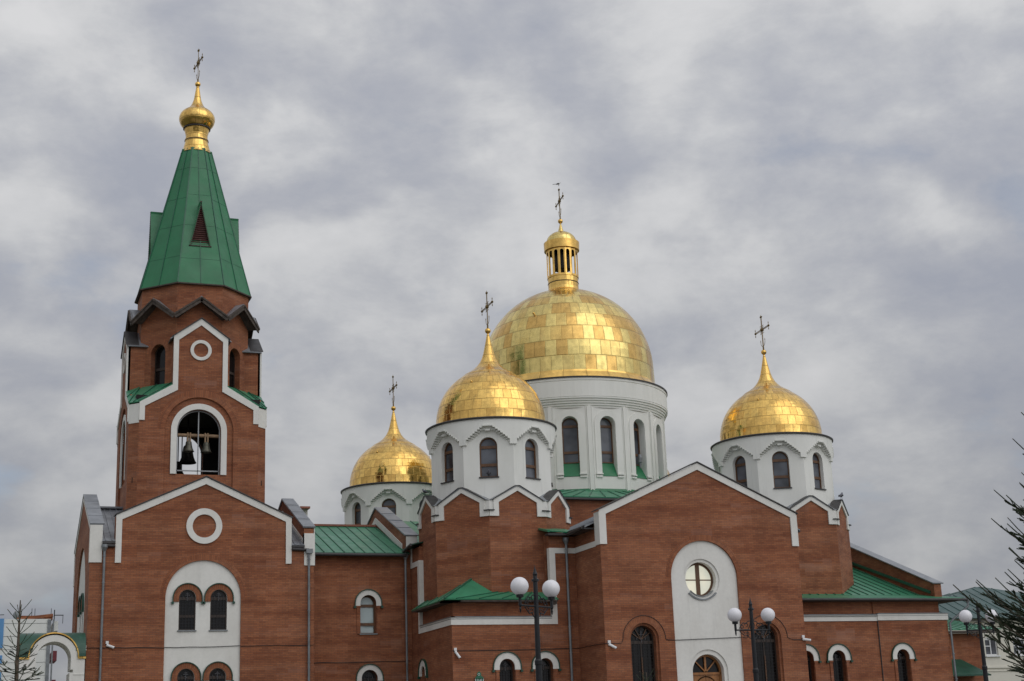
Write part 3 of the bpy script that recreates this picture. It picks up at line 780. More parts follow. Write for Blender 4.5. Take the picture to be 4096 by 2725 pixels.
# gold neck and onion
nk = [(.78, 31.45), (.66, 31.75), (.57, 32.10), (.56, 32.2)]
on = MB(); on.lathe((SX, TY, 0), [(.80, 31.42), (.76, 31.50), (.665, 31.75), (.585, 32.10), (.60, 32.16), (.60, 32.24), (.55, 32.26), (.565, 32.50), (.64, 32.80)], 28, 14, .36, False)
on.build('neck', 'gold', T)
nr = MB(); nr.lathe((SX, TY, 0), [(.62, 32.80), (.70, 32.83), (.70, 32.87), (.62, 32.90)], 28); nr.lathe((SX, TY, 0), [(.57, 32.13), (.615, 32.15), (.615, 32.18), (.57, 32.2)], 28); nr.build('band', 'dark_metal', T)
prof = [(.56, 32.86), (.70, 32.93), (.85, 33.12), (.92, 33.36), (.885, 33.58), (.77, 33.76), (.60, 33.90), (.44, 34.02), (.32, 34.18), (.235, 34.38), (.185, 34.55), (.13, 34.9), (.075, 35.25)]
on = MB(); on.lathe((SX, TY, 0), smooth_prof(prof), 40, 14, .55); onn = on.build('onion', 'gold', T)
bl = MB(); bl.sphere((SX, TY, 35.40), .145, 18); bl.build('ball', 'gold_plain', onn)
make_cross(onn, SX, TY, 35.50, 1.98, .72, .14)
# wire and the hatch in the roof
# bells and their beam belong to the belfry but hang free
B = thing('bell_beam', 'round brown timber beam across the open belfry arch', 'beam', (SX, TY - 2.75, 16.05))
bm = MB(); bm.tube([(SX - 1.35, TY - 2.75, 16.06), (SX + 1.35, TY - 2.75, 16.06)], .085, 12); bm.build('beam', 'wood_pale', B)
def bell(x, y, ztop, h, r, m, label, strap=True, lname='bells hanging in the belfry'):
    o = thing('bell', label, 'bell', (x, y, ztop - h), lname)
    b = MB(); zt = ztop
    pf = [(0.0, zt), (r * .35, zt - .02 * h), (r * .50, zt - .10 * h), (r * .54, zt - .22 * h), (r * .60, zt - .45 * h), (r * .70, zt - .68 * h), (r * .86, zt - .88 * h), (r, zt - .98 * h), (r * .98, zt - h), (r * .90, zt - .99 * h), (r * .6, zt - .6 * h), (0, zt - .5 * h)]
    b.lathe((x, y, 0), pf, 28); b.build('body', m, o)
    b = MB(); b.tube([(x, y, zt - .3 * h), (x, y, zt - .92 * h)], r * .05, 6); b.sphere((x, y, zt - .93 * h), r * .13, 10); b.build('clapper', 'iron', o)
    if strap:
        b = MB()
        for s in (-1, 1): b.box(x + s * .06 - .03, x + s * .06 + .03, y - .11, y + .11, zt - .05, 16.18)
        b.build('strap', 'wood_pale', o)
    else:
        b = MB(); b.tube([(x, y, zt - .02), (x, y, 17.6)], r * .09, 8); b.build('hanger', 'iron', o)
    return o
bell(SX - .42, TY - 2.75, 15.80, .52, .265, 'bronze', 'small grey bronze bell on the left half of the belfry beam')
bell(SX + .40, TY - 2.75, 15.78, .52, .265, 'bronze', 'small grey bronze bell on the right half of the belfry beam')
bell(9.54, TY, 16.15, .90, .43, 'bell_black', 'largest bell, a dark silhouette behind the small pair', False)
bell(9.20, TY + .95, 15.50, .62, .30, 'bell_black', 'dark bell low at the left edge of the belfry arch', False)

# ================================================================== CHURCH
CX, CY = 31.05, 75.05
CH = thing('church', 'large red brick church with white drums, five gilded domes and green metal roofs', 'church', (CX, CY, 0))
PY, WY, NY = 59.27, 62.20, 68.5
PXL, PXR, PXM = 25.70, 35.55, 30.64
LX = 19.74
# ---- porch front
YP = FX(PY); wb = MB()
pz2, pr2, pc2 = 8.33, 1.645, 30.67
tall = [(27.55, .62), (33.60, .62)]
wb.slab(YP, [(PXL, 0), (PXR, 0), (PXR, 11.22), (PXM, 13.42), (PXL, 11.15)],
        [arch(pc2, pz2, pr2, .02, 36)] + [arch(c, 5.66, .70, 1.2, 24) for c, r in tall], d0=-.12, d1=0)
wb.slab(YP, [(PXL + .02, 0), (PXR - .02, 0), (PXR - .02, 10.7), (PXM, 13.0), (PXL + .02, 10.7)],
        [arch(pc2, pz2, pr2 + .02, .02, 36)] + [arch(c, 5.66, .60, 1.2, 24) for c, r in tall], d0=-.55, d1=-.11)
for x, fr in ((PXL, FL(PXL)), (PXR, FR(PXR))):
    wb.slab(fr, [(PY + .12, 0), (68.4, 0), (68.4, 10.62), (PY + .12, 10.62)], d0=-.4, d1=0)
wb.build('porch_wall', 'brick', CH)
va = MB(); uvf = lambda q: (math.atan2(q[1] - pz2, q[0] - pc2) * 1.8, math.hypot(q[0] - pc2, q[1] - pz2))
va.slab(YP, arch_band(pc2, pz2, pr2, pr2 + .27, pz2, 36), d0=-.05, d1=.004, uvf=uvf)
for c, r in tall:
    va.slab(YP, arch_band(c, 5.66, .70, 1.0, 5.66, 30), d0=-.05, d1=.005, uvf=lambda q, c=c: (math.atan2(q[1] - 5.66, q[0] - c) * .85, math.hypot(q[0] - c, q[1] - 5.66)))
va.build('arch_bricks', 'brick_arch', CH)
pn = MB(); oc0 = (30.55, 8.27)
pn.slab(YP, arch(pc2, pz2, pr2, .02, 36), [circle(oc0[0], oc0[1], .90), arch(30.62, 4.25, .94, .05, 24)], d0=-.16, d1=-.09)
pn.slab(YP, arch(pc2, pz2, pr2, .02, 36), [circle(oc0[0], oc0[1], .76), arch(30.62, 4.22, .77, .05, 24)], d0=-.55, d1=-.15)
pn.build('panel', 'stucco', CH)
# round window
fr = YP; w = MB()
w.slab(fr, circle(oc0[0], oc0[1], .77), [circle(oc0[0], oc0[1], .665)], d0=-.52, d1=-.44)
w.slab(fr, rect(oc0[0] - .095, oc0[0] + .095, oc0[1] - .72, oc0[1] + .72), d0=-.52, d1=-.43)
w.slab(fr, rect(oc0[0] - .70, oc0[0] + .70, oc0[1] - .03, oc0[1] + .02), d0=-.51, d1=-.45)
w = w.build('round_window', 'frame_wood', CH)
p = MB(); p.slab(fr, circle(oc0[0], oc0[1], .74), d0=-.52, d1=-.48); p.build('pane', 'glass_sky_glow', w)
s = MB()
def arc_u(c, z, ri, ro, a0, a1, n=18):
    o = [(c + ro * math.cos(math.radians(a0 + (a1 - a0) * i / n)), z + ro * math.sin(math.radians(a0 + (a1 - a0) * i / n))) for i in range(n + 1)]
    return o + [(c + ri * math.cos(math.radians(a0 + (a1 - a0) * i / n)), z + ri * math.sin(math.radians(a0 + (a1 - a0) * i / n))) for i in range(n, -1, -1)]
s.slab(fr, arc_u(oc0[0], oc0[1], .875, .935, 222, 318), d0=-.14, d1=-.03); s.slab(fr, arc_u(oc0[0], oc0[1], .735, .77, 222, 318), d0=-.44, d1=-.10)
s.build('sill', 'gutter_metal', w)
# entrance door with a fanlight
d = MB(); dc, dz = 30.62, 4.22
d.slab(fr, arch_band(dc, dz, .68, .775, .05, 28), d0=-.55, d1=-.40)
d.slab(fr, rect(dc - .72, dc + .72, dz - .10, dz + .0), d0=-.53, d1=-.40)
for a in (45, 90, 135):
    e = (dc + .69 * math.cos(math.radians(a)), dz + .69 * math.sin(math.radians(a)))
    h = .045 if a == 90 else .025
    q = V(0, PY + .44, 0); d.bar(V(dc, PY + .44, dz), V(e[0], PY + .44, e[1]), h * 2, .06, V(0, 1, 0))
d = d.build('door_frame', 'door_wood', CH)
p = MB(); p.slab(fr, arch(dc, dz, .70, dz - .02, 24), d0=-.53, d1=-.49); p.build('pane', 'glass_dark', d)
p = MB()
for s_ in (-1, 1):
    p.box(dc + (s_ - 1) * .345 + (.01 if s_ > 0 else 0), dc + (s_ + 1) * .345 - (.01 if s_ < 0 else 0), PY + .45, PY + .52, .05, dz - .10)
    p.slab(fr, arc_u(dc + s_ * .0, dz - .70, .50, .54, 0, 180), d0=-.46, d1=-.435)
p.build('door_leaf', 'door_wood', d)
for c, r in tall:
    fr2 = (fr[0] - fr[2] * .10, fr[1], fr[2])
    w = window(CH, fr2, c, 5.66, .60, 1.2, .30, 'frame_dark', 'glass_dark', .06, (5.55,), mull=True, tracery=True, grid=True, sill='dark_metal')
    gx = MB()
    for a in (35, 60, 120, 145):
        gx.bar(V(c, PY + .36, 5.66), V(c + .54 * math.cos(math.radians(a)), PY + .36, 5.66 + .54 * math.sin(math.radians(a))), .03, .03)
    gx.bar(V(c - .0, PY + .37, 1.3), V(c, PY + .37, 4.9), .055, .03); gx.build('mullion', 'frame_wood', w)
tr = MB(); gable_trim(tr, YP, PXL - .0, PXR + .0, 9.77, 11.27, PXM, 13.50, .30, .31)
tr.slab(FL(PXL), rect(PY - .063, PY + .50, 9.766, 11.2), d0=-.01, d1=.035); tr.slab(FR(PXR), rect(PY - .063, PY + .50, 9.766, 11.2), d0=-.01, d1=.035)
tr.slab(FL(PXL), rect(PY + .50, WY - .0, 9.73, 9.97), d0=-.05, d1=.03)
tr.build('trim', 'stucco', CH)
cp = MB(); gable_cap(cp, YP, PXL - .02, PXR + .02, 11.28, PXM, 13.52, -.58, .11, .05, .08); cp.build('coping', 'dark_metal', CH)
# porch roof
rf = MB(); sm = MB()
for x, s in ((PXL, -1), (PXR, 1)):
    roof(rf, sm, (x + s * .50, PY + .5, 10.62), (x + s * .50, 68.5, 10.62), (PXM, 68.5, 12.95), (PXM, PY + .5, 12.95), .6)
rf.build('porch_roof', 'grey_metal', CH); sm.build('roof_seam', 'grey_metal', CH)
sf = MB()
for x, s in ((PXL, -1), (PXR, 1)):
    sf.box(min(x, x + s * .5), max(x, x + s * .5), PY + .55, 68.0, 10.50, 10.56)
    sf.box(min(x + s * .44, x + s * .52), max(x + s * .44, x + s * .52), PY + .52, 68.0, 10.50, 10.66)
sf.split('soffit', 'dark_metal', CH, True)
gutter(CH, (PXL - .56, PY + .6, 10.58), (PXL - .56, WY - .6, 10.50))

# ---- low front walls either side of the porch
def white_hooded_window(c, fr, zs=4.74, zb=3.3, pane='glass_dark', ri=.355, ro=.63, tra=True, trans=None):
    fr_ = fr
    w = window(CH, fr, c, zs - .02, ri - .01, zb, .32, 'frame_wood' if not tra else 'frame_dark', pane, .05, trans or (zs - .05,), tracery=tra, grid=tra, sill='gutter_metal')
    scallop_hood(CH, fr, c, zs, ri, ro, zs - .12, 'stucco', .05)
    j = MB()
    for s in (-1, 1):
        j.piece(); x = c + s * (ri + .10); j.slab(fr, rect(x - .10, x + .10, zs - .20, zs - .125), d0=-.02, d1=.06)
        j.slab(fr, rect(x - .075, x + .075, zb - .02, zs - .20), d0=-.02, d1=.045)
    j.split('jamb', 'brick', CH)
lw = MB(); YW = FX(WY)
h1 = [22.23, 24.03]
lw.slab(YW, [(LX, 0), (PXL, 0), (PXL, 9.75), (24.44, 9.75), (24.44, 6.60), (LX, 6.60)], [arch(c, 4.72, .355, 3.3, 18) for c in h1], d0=-.4, d1=0)
lw.slab(YW, rect(24.44, PXL, 9.75, 10.62), d0=-.4, d1=-.0)
lw.slab(YW, rect(LX + .10, 24.44, 6.60, 7.62), d0=-.4, d1=-.10)
lw.box(24.44, 24.84, WY + .35, 64.2, 0, 10.62)
FLx = FL(LX)
lw.slab(FLx, [(WY + .4, 0), (67.0, 0), (67.0, 6.60), (WY + .4, 6.60)], [arch(67.15 - .55, 4.74, .33, 3.3, 16)], d0=-.4, d1=-.0)
lw.slab(FLx, [(WY + .4, 6.60), (67.0, 6.60), (67.0, 7.62), (WY + .4, 7.62)], d0=-.4, d1=-.10)
lw.slab(FLx, [(67.0, 0), (NY - .02, 0), (NY - .02, 10.62), (67.0, 10.62)], d0=-.4, d1=0)
lw.box(LX + .40, 21.0, 67.02, 67.4, 6.6, 10.6)
lw.build('low_wall', 'brick', CH)
bd = MB()
bd.slab(YW, [(LX - .0, 6.575), (24.70, 6.575), (24.70, 9.73), (PXL + .0, 9.73), (PXL + .0, 9.97), (24.42, 9.97), (24.42, 6.90), (LX - .0, 6.90)], d0=-.25, d1=.04)
bd.slab(FLx, [(WY - .036, 6.577), (67.22, 6.577), (67.22, 9.73), (NY - .06, 9.73), (NY - .06, 9.97), (66.96, 9.97), (66.96, 6.90), (WY - .035, 6.90)], d0=-.25, d1=.04)
bd.slab(FLx, rect(NY - .30, NY - .058, 9.972, 10.9), d0=-.02, d1=.043)
bd.build('band', 'stucco', CH)
bl = MB(); bl.slab(YW, rect(LX - .07, 24.42, 6.90, 6.935), d0=-.12, d1=.08); bl.slab(YW, rect(LX - .05, 24.42, 6.82, 6.84), d0=-.1, d1=.055)
bl.slab(FLx, rect(WY - .08, 66.96, 6.90, 6.935), d0=-.12, d1=.08); bl.slab(FLx, rect(WY - .06, 66.96, 6.82, 6.84), d0=-.1, d1=.055); bl.build('ledge', 'gutter_metal', CH)
for c in h1: white_hooded_window(c, YW)
scallop_hood(CH, FLx, 66.6, 4.74, .33, .62, 4.62, 'stucco', .05)
window(CH, FLx, 66.6, 4.72, .32, 3.3, .30, 'frame_dark', 'glass_dark', .05, (4.7,), sill=None)
# roof of the low front left block, hipped at the corner, running up to the octagon
rf = MB(); sm = MB()
ez, tz = 7.66, 8.10
a0, a1 = V(LX - .45, WY - .45, ez), V(24.62, WY - .45, ez)
hipt = V(21.3, 63.75, 8.78)
roof(rf, sm, a0, a1, (24.62, 63.0, tz), (22.1, 63.0, tz), 1.3)
rf.sheet([a0 + V(.6, 0, .0), V(22.2, 63.0, tz), hipt], .05); rf.sheet([a0 + V(0, 0, .01), V(22.0, 62.9, tz - .04), hipt], .05)
sm.piece(); roof(rf, sm, (LX - .45, 66.98, ez - .02), a0, hipt, (20.0, 66.98, 8.10), 1.8)
sm.bar(a0 + V(0, 0, .03), hipt + V(0, 0, .03), .09, .05)
rf.build('low_roof', 'green_roof', CH); sm.split('roof_seam', 'green_seam', CH)
sf = MB(); sf.box(LX - .43, 24.60, WY - .43, WY + .3, ez - .12, ez - .065); sf.box(LX - .43, LX + .3, WY - .43, 66.96, ez - .12, ez - .065)
sf.box(24.3, 24.55, WY - .40, WY - .15, ez - .24, ez - .12)
sf.split('soffit', 'old_wood', CH, True)
# small roof at the inner corner above the pipe
rf = MB(); rf.sheet([(24.30, WY - .45, 10.70), (PXL + .1, WY - .45, 10.62), (PXL + .1, 63.6, 11.05), (24.30, 63.6, 11.10)], .05)
rf.sheet([(24.22, WY - .47, 10.72), (24.22, 63.6, 11.12), (24.34, 63.6, 11.12), (24.34, WY - .47, 10.72)], .09)
rf.build('corner_roof', 'green_roof', CH)
sf = MB(); sf.box(24.26, PXL, WY - .40, WY + .02, 10.50, 10.60); sf.split('soffit', 'dark_metal', CH, True)
pipe(CH, 25.22, WY - .14, 10.28, r=.058)
# dark curved gutter at the nave corner
rf = MB(); rf.sheet([(LX - .45, 66.9, 10.72), (LX - .45, NY - .1, 10.62), (20.6, NY - .1, 10.9), (20.6, 66.9, 11.0)], .05); rf.build('corner_roof', 'green_dark', CH)
gutter(CH, (LX - .5, 66.7, 10.66), (LX - .42, NY - .2, 10.52))
pipe(CH, 19.40, NY - .30, 10.30)

# ---- nave towards the bell tower
nv = MB(); YN = FX(NY); nw = [(17.63, 8.13, 6.72), (17.66, 4.66, 3.3)]
nv.slab(YN, rect(14.7, LX + .05, 0, 10.42), [arch(c, z, .385, zb, 18) for c, z, zb in nw], d0=-.5, d1=0)
nv.piece().box(14.7, LX, 79.3, 79.7, 0, 10.4)
nv.split('nave_wall', 'brick', CH)
white_hooded_window(17.63, YN, 8.12, 6.72, 'glass_pale_reflection', .385, .625, False, (8.02, 7.16))
white_hooded_window(17.66, YN, 4.66, 3.3, 'glass_dark', .385, .625)
rf = MB(); sm = MB(); zN, zNr = 10.46, 12.53
roof(rf, sm, (14.7, NY - .38, zN), (19.6, NY - .38, zN), (19.6, 73.9, zNr), (14.7, 73.9, zNr), .50)
rf.sheet([(14.7, 79.7, zN), (19.6, 79.7, zN), (19.6, 73.9, zNr), (14.7, 73.9, zNr)], .05)
rf.build('nave_roof', 'green_roof', CH); sm.build('roof_seam', 'green_seam', CH)
rd = MB(); rd.bar((14.7, 73.9, zNr + .06), (19.5, 73.9, zNr + .06), .14, .10); rd.build('ridge', 'red_cap', CH)
gt = MB(); gt.tube([(14.75, NY - .42, zN - .10), (19.4, NY - .42, zN - .12)], .085, 8); gt.build('gutter', 'dark_metal', CH)
sf = MB(); sf.box(14.7, 19.6, NY - .36, NY + .02, zN - .10, zN - .05); sf.split('soffit', 'old_wood', CH, True)
cb = MB(); cb.box(15.36, 15.66, 72.85, 73.15, 12.0, 13.22); cb = cb.build('chimney', 'stucco', CH)
cc = MB(); cc.box(15.22, 15.72, 72.5, 73.25, 13.22, 13.32); cc.build('chimney_cap', 'red_cap', cb)
# parapet gable between nave and church
pg = MB(); px0, px1, pmy, pzt = 19.5, 20.02, 74.0, 13.52
pg.slab(FL(px0), [(NY - .1, 10.3), (79.6, 10.3), (79.6, 11.35), (pmy, pzt), (NY - .1, 11.35)], d0=-(px1 - px0), d1=0)
pg.build('parapet', 'brick', CH)
tt = MB(); tt.slab(FL(px0), [(NY + .55, 10.72), (pmy, 12.72), (79.0, 10.72), (79.0, 11.02), (pmy, 13.02), (NY + .55, 11.02)], d0=-.02, d1=.05)
tt.slab(FX(NY - .1), rect(px0 - .0, px1 + .03, 10.75, 11.34), d0=-.02, d1=.03)
tt.build('trim', 'stucco', CH)
cp = MB()
for a in ((NY - .18, 11.36), (79.7, 11.36)):
    cp.sheet([(px0 - .07, a[0], a[1]), (px1 + .09, a[0], a[1]), (px1 + .09, pmy, pzt + .07), (px0 - .07, pmy, pzt + .07)], .06)
    for i in (1, 2, 3):
        f = i / 4; y = a[0] + (pmy - a[0]) * f; z = a[1] + (pzt + .07 - a[1]) * f; cp.bar((px0 - .075, y, z + .006), (px1 + .095, y, z + .006), .03, .02)
cp.build('coping', 'grey_metal', CH)
# west arm roof, behind the parapet
rf = MB(); sm = MB()
roof(rf, sm, (20.0, 68.2, 10.75), (25.2, 68.2, 10.75), (25.2, 74.3, 12.92), (20.0, 74.3, 12.92), .62)
rf.sheet([(20.0, 80.4, 10.75), (25.2, 80.4, 10.75), (25.2, 74.3, 12.92), (20.0, 74.3, 12.92)], .05)
rf.build('west_roof', 'green_roof', CH); sm.build('roof_seam', 'green_seam', CH)
bx = MB(); bx.box(20.0, 44.6, 69.2, 86.0, 0, 10.6); bx.build('core_wall', 'brick', CH)

# ---- four corner towers
def corner_tower(ax, ay, windows=True):
    a_b = 3.33; tb = math.tan(PI / 8)
    bk = MB(); tr = MB(); rf = MB(); sh_ = MB(); cp = MB()
    for k in range(8):
        deg = -90 + 45 * k; fr = FA(ax, ay, a_b, deg); hw = a_b * tb; O, U, Nn = fr
        bk.slab(fr, [(-hw, 6.0), (hw, 6.0), (hw, 11.9), (.95, 12.12), (0, 12.68), (-.95, 12.12), (-hw, 11.9)], d0=-.4, d1=0)
        # zigzag white trim with drops and corner recesses
        tr.slab(fr, [(-hw, 11.49), (-.93, 11.49), (-.93, 12.13), (0, 12.67), (.93, 12.13), (.93, 11.49), (hw, 11.49), (hw, 11.76), (1.18, 11.76), (1.18, 12.24), (.12, 12.87), (-.12, 12.87), (-1.18, 12.24), (-1.18, 11.76), (-hw, 11.76)], d0=-.02, d1=.07)
        for s in (-1, 1):
            tr.slab(fr, rect(*(sorted((s * 1.18, s * hw))), 11.76, 12.235), d0=-.3, d1=.012)
            sh_.slab(fr, rect(*(sorted((s * 1.16, s * (hw + .06)))), 11.735, 11.775), d0=-.03, d1=.15)
        cp.slab(fr, [(-1.22, 12.22), (-.12, 12.875), (.12, 12.875), (1.22, 12.22), (1.22, 12.265), (.12, 12.915), (-.12, 12.915), (-1.22, 12.265)], d0=-.4, d1=.12)
        ai = 2.70
        def Q(u, z, a): return V(ax, ay, 0) + Nn * a + U * u + V(0, 0, z)
        for s in (-1, 1):
            pk, pin = Q(0, 12.92, a_b + .10), Q(0, 12.98, ai - .05)
            md = Q(s * 1.2, 12.27, a_b + .10); vo = Q(s * hw * 1.0, 12.22, a_b + .02); vi = Q(s * ai * tb, 12.36, ai - .05)
            rf.sheet([pk, md, vo, vi, pin], .03)
    o = thing_part = bk.build('corner_tower', 'brick', CH)
    tr.build('gable_trim', 'stucco', o); rf.build('gable_roof', 'grey_metal', o); sh_.build('spout', 'dark_metal', o); cp.build('gable_coping', 'dark_metal', o)
    # white drum, an octagon turned by half a side
    dr = MB(); a_d = 2.82; hd = a_d * tb
    for k in range(8):
        deg = -112.5 + 45 * k; fr = FA(ax, ay, a_d, deg)
        dr.slab(fr, [(-hd, 11.8), (hd, 11.8), (hd, 16.1), (-hd, 16.1)], [arch(0, 14.87, .42, 13.42, 20)], d0=-.4, d1=0)
    # round upper wall with stepped arches cut from it, in two layers
    def stepped(R, Ri, edge, ztop=16.15, n=8):
        for k in range(8):
            mid = math.radians(-112.5 + 45 * k)
            for s in (-1, 1):
                for (u0_, u1_, zb_) in edge:
                    a0_ = math.atan2(u0_, a_d); a1_ = math.atan2(u1_, a_d); m_ = 2 if u1_ - u0_ < .2 else 3
                    for q in range(m_):
                        t0 = mid + s * (a0_ + (a1_ - a0_) * q / m_); t1 = mid + s * (a0_ + (a1_ - a0_) * (q + 1) / m_)
                        if s < 0: t0, t1 = t1, t0
                        def C(t_, r_, z_): return V(ax + r_ * math.cos(t_), ay + r_ * math.sin(t_), z_)
                        dr.add([C(t0, R, zb_), C(t1, R, zb_), C(t1, R, ztop), C(t0, R, ztop), C(t0, Ri, zb_), C(t1, Ri, zb_), C(t1, Ri, ztop), C(t0, Ri, ztop)],
                               [(0, 1, 2, 3), (1, 0, 4, 5), (1, 5, 6, 2), (4, 0, 3, 7), (3, 2, 6, 7)])
    e1 = [(0, .22, 15.80)] + [(.22 + .109 * i, .22 + .109 * (i + 1), 15.70 - .088 * i) for i in range(7)] + [(.983, hd + .02, 14.92)]
    e2 = [(0, .16, 15.62)] + [(.16, .26, 15.60)] + [(.26 + .103 * i, .26 + .103 * (i + 1), 15.56 - .088 * i) for i in range(7)]
    stepped(3.12, 2.5, e1); stepped(2.95, 2.5, e2)
    for k in range(8):                                     # small consoles under every step
        mid = math.radians(-112.5 + 45 * k)
        for s in (-1, 1):
            for i in range(8):
                uu = .27 + .109 * i; zz_ = 15.70 - .088 * i
                if i > 6: continue
                for (du, dz, R_, w_) in ((0, 0, 3.155, .070), (.035, -.105, 3.03, .065)):
                    t_ = mid + s * math.atan2(uu + du, a_d); cc_ = V(ax + (R_ - .08) * math.cos(t_), ay + (R_ - .08) * math.sin(t_), zz_ + dz + .02)
                    n_ = V(math.cos(t_), math.sin(t_), 0); dr.bar(cc_ - n_ * .10, cc_ + n_ * .08, w_, .055, V(0, 0, 1))
        fr = FA(ax, ay, 2.9, math.degrees(mid))
        dr.slab(fr, rect(-.24, .24, 15.76, 15.82), d0=0, d1=.27); dr.slab(fr, rect(-.12, .12, 15.56, 15.64), d0=-.1, d1=.14)
    dro = dr.build('drum', 'stucco_green', CH)
    rm = MB(); rm.lathe((ax, ay, 0), [(3.10, 16.10), (3.19, 16.11), (3.20, 16.17), (3.14, 16.21), (2.62, 16.27)], 72); rm.build('rim', 'dark_metal', dro)
    for k in range(8):
        deg = -112.5 + 45 * k; fr = FA(ax, ay, a_d, deg)
        window(CH, fr, 0, 14.87, .415, 13.42, .22, 'frame_wood', 'glass_grey', .06, (14.84, 14.0), label=None)
    # dome
    R, z0 = 2.66, 16.5; pf = [(2.68, 16.18), (2.67, 16.35)]
    for i in range(0, 15):
        a = math.radians(i * 4.2); pf.append((R * math.cos(a), z0 + R * math.sin(a) * 1.015))
    pf += [(1.24, 18.93), (1.02, 19.06), (.80, 19.20), (.62, 19.36), (.47, 19.55), (.35, 19.78), (.27, 20.02), (.20, 20.32), (.13, 20.65), (.06, 21.0), (.03, 21.1)]
    dm = MB(); dm.lathe((ax, ay, 0), pf, 120, 38, .52); dmo = dm.build('dome', 'gold', CH)
    b = MB(); b.sphere((ax, ay, 21.2), .145, 16); b.build('ball', 'gold_plain', dmo)
    make_cross(dmo, ax, ay, 21.32, 1.98, .86, -.03 if ax < 30 else -.10)
    kn = MB()
    for k in range(3):
        th = math.radians(-134 + 120 * k); kn.sphere((ax + 2.07 * math.cos(th), ay + 2.07 * math.sin(th), 18.2), .065, 8)
    kn.split('snow_knob', 'gold_plain', dmo, True)
C1, C2, C3, C4 = (23.25, 66.22), (39.13, 67.0), (23.27, 83.9), (39.05, 84.5)
for c in (C1, C2, C3, C4): corner_tower(*c)

# ---- central base, drum and dome
bs = MB(); bs.box(24.6, 37.6, 68.0, 82.1, 9, 13.28); bs.build('drum_base', 'brick', CH)
rf = MB(); sm = MB(); ov = .35
for k in range(4):
    th = math.radians(-90 + 90 * k); n = V(math.cos(th), math.sin(th), 0); u = V(-n.y, n.x, 0); c = V(CX, CY, 0)
    E_ = [c + n * 7.4 - u * 7.0 + V(0, 0, 13.30), c + n * 7.4 + u * 7.0 + V(0, 0, 13.30)]
    I_ = [c + n * 5.1 + u * 3.2 + V(0, 0, 14.02), c + n * 5.1 - u * 3.2 + V(0, 0, 14.02)]
    roof(rf, sm, E_[0], E_[1], I_[0], I_[1], .9)
    n2 = V(-n.y, n.x, 0)
    rf.sheet([E_[1], I_[0], c + n2 * 5.1 + n * 3.2 + V(0, 0, 14.02)], .05)
rf.build('drum_base_roof', 'green_roof', CH); sm.build('roof_seam', 'green_seam', CH)
fs = MB(); fs.box(24.0, 38.1, 67.66, 82.5, 13.16, 13.25); fs.build('fascia', 'dark_metal', CH)
fl = MB(); fl.lathe((CX, CY, 0), [(5.42, 13.80), (5.30, 14.12), (5.18, 14.12)], 16, smooth=False, a0=PI / 16); fl.build('flashing', 'green_spire', CH)
dr = MB(); aD = 5.18; hD = aD * math.tan(PI / 16)
for k in range(16):
    deg = -90 + 22.5 * k; fr = FA(CX, CY, aD, deg); O, U, Nn = fr
    dr.slab(fr, [(-hD, 12.8), (hD, 12.8), (hD, 18.6), (-hD, 18.6)], [arch(0, 17.56, .43, 14.80, 20)], d0=-.55, d1=0)
    dr.slab(fr, arch_band(0, 17.56, .44, .76, 14.86, 28), d0=-.02, d1=.05)
    for s in (-1, 1):
        x = s * .60
        dr.slab(fr, rect(x - .19, x + .19, 14.86, 14.93), d0=-.02, d1=.10); dr.slab(fr, rect(x - .17, x + .17, 14.72, 14.80), d0=-.02, d1=.08)
    f2 = FA(CX, CY, aD / math.cos(PI / 16), deg + 11.25)
    dr.slab(f2, rect(-.11, .11, 13.9, 18.5), d0=-.15, d1=.035); dr.slab(f2, rect(-.17, -.14, 13.9, 18.5), d0=-.15, d1=-.0); dr.slab(f2, rect(.14, .17, 13.9, 18.5), d0=-.15, d1=-.0)
pf = []
for i in range(5):
    r0_ = 5.24 + i * .062; z = 18.44 + i * .12; pf += [(r0_, z), (r0_, z + .085), (r0_ + .02, z + .10)]
pf += [(5.50, 19.04), (5.50, 19.82), (5.475, 19.84), (5.475, 19.87), (5.51, 19.89), (5.51, 20.05)]
dr.lathe((CX, CY, 0), pf, 96, smooth=False)
dr = dr.build('central_drum', 'stucco_green', CH)
rm = MB(); rm.lathe((CX, CY, 0), [(5.44, 20.0), (5.56, 20.02), (5.56, 20.09), (5.45, 20.12), (5.0, 20.16)], 96); rm.build('rim', 'dark_metal', dr)
ps = MB()
for k in range(16):
    deg = -90 + 22.5 * k; f2 = FA(CX, CY, aD / math.cos(PI / 16), deg + 11.25)
    ps.slab(f2, rect(-.15, .15, 13.62, 13.92), d0=-.2, d1=.06)
ps.build('pilaster_foot', 'stucco_green', dr)
for k in range(16):
    deg = -90 + 22.5 * k; fr = FA(CX, CY, aD, deg); O, U, Nn = fr
    w = window(CH, fr, 0, 17.56, .425, 15.55, .42, 'frame_wood', 'glass_grey', .06, (17.52, 16.12), sill=None)
    sl = MB(); a = [O + U * s * .43 + Nn * d_ + V(0, 0, z) for s, d_, z in ((-1, .03, 14.79), (1, .03, 14.79), (1, -.44, 15.57), (-1, -.44, 15.57))]
    sl.sheet(a, .03); sl.build('sloping_sill', 'green_spire', w)
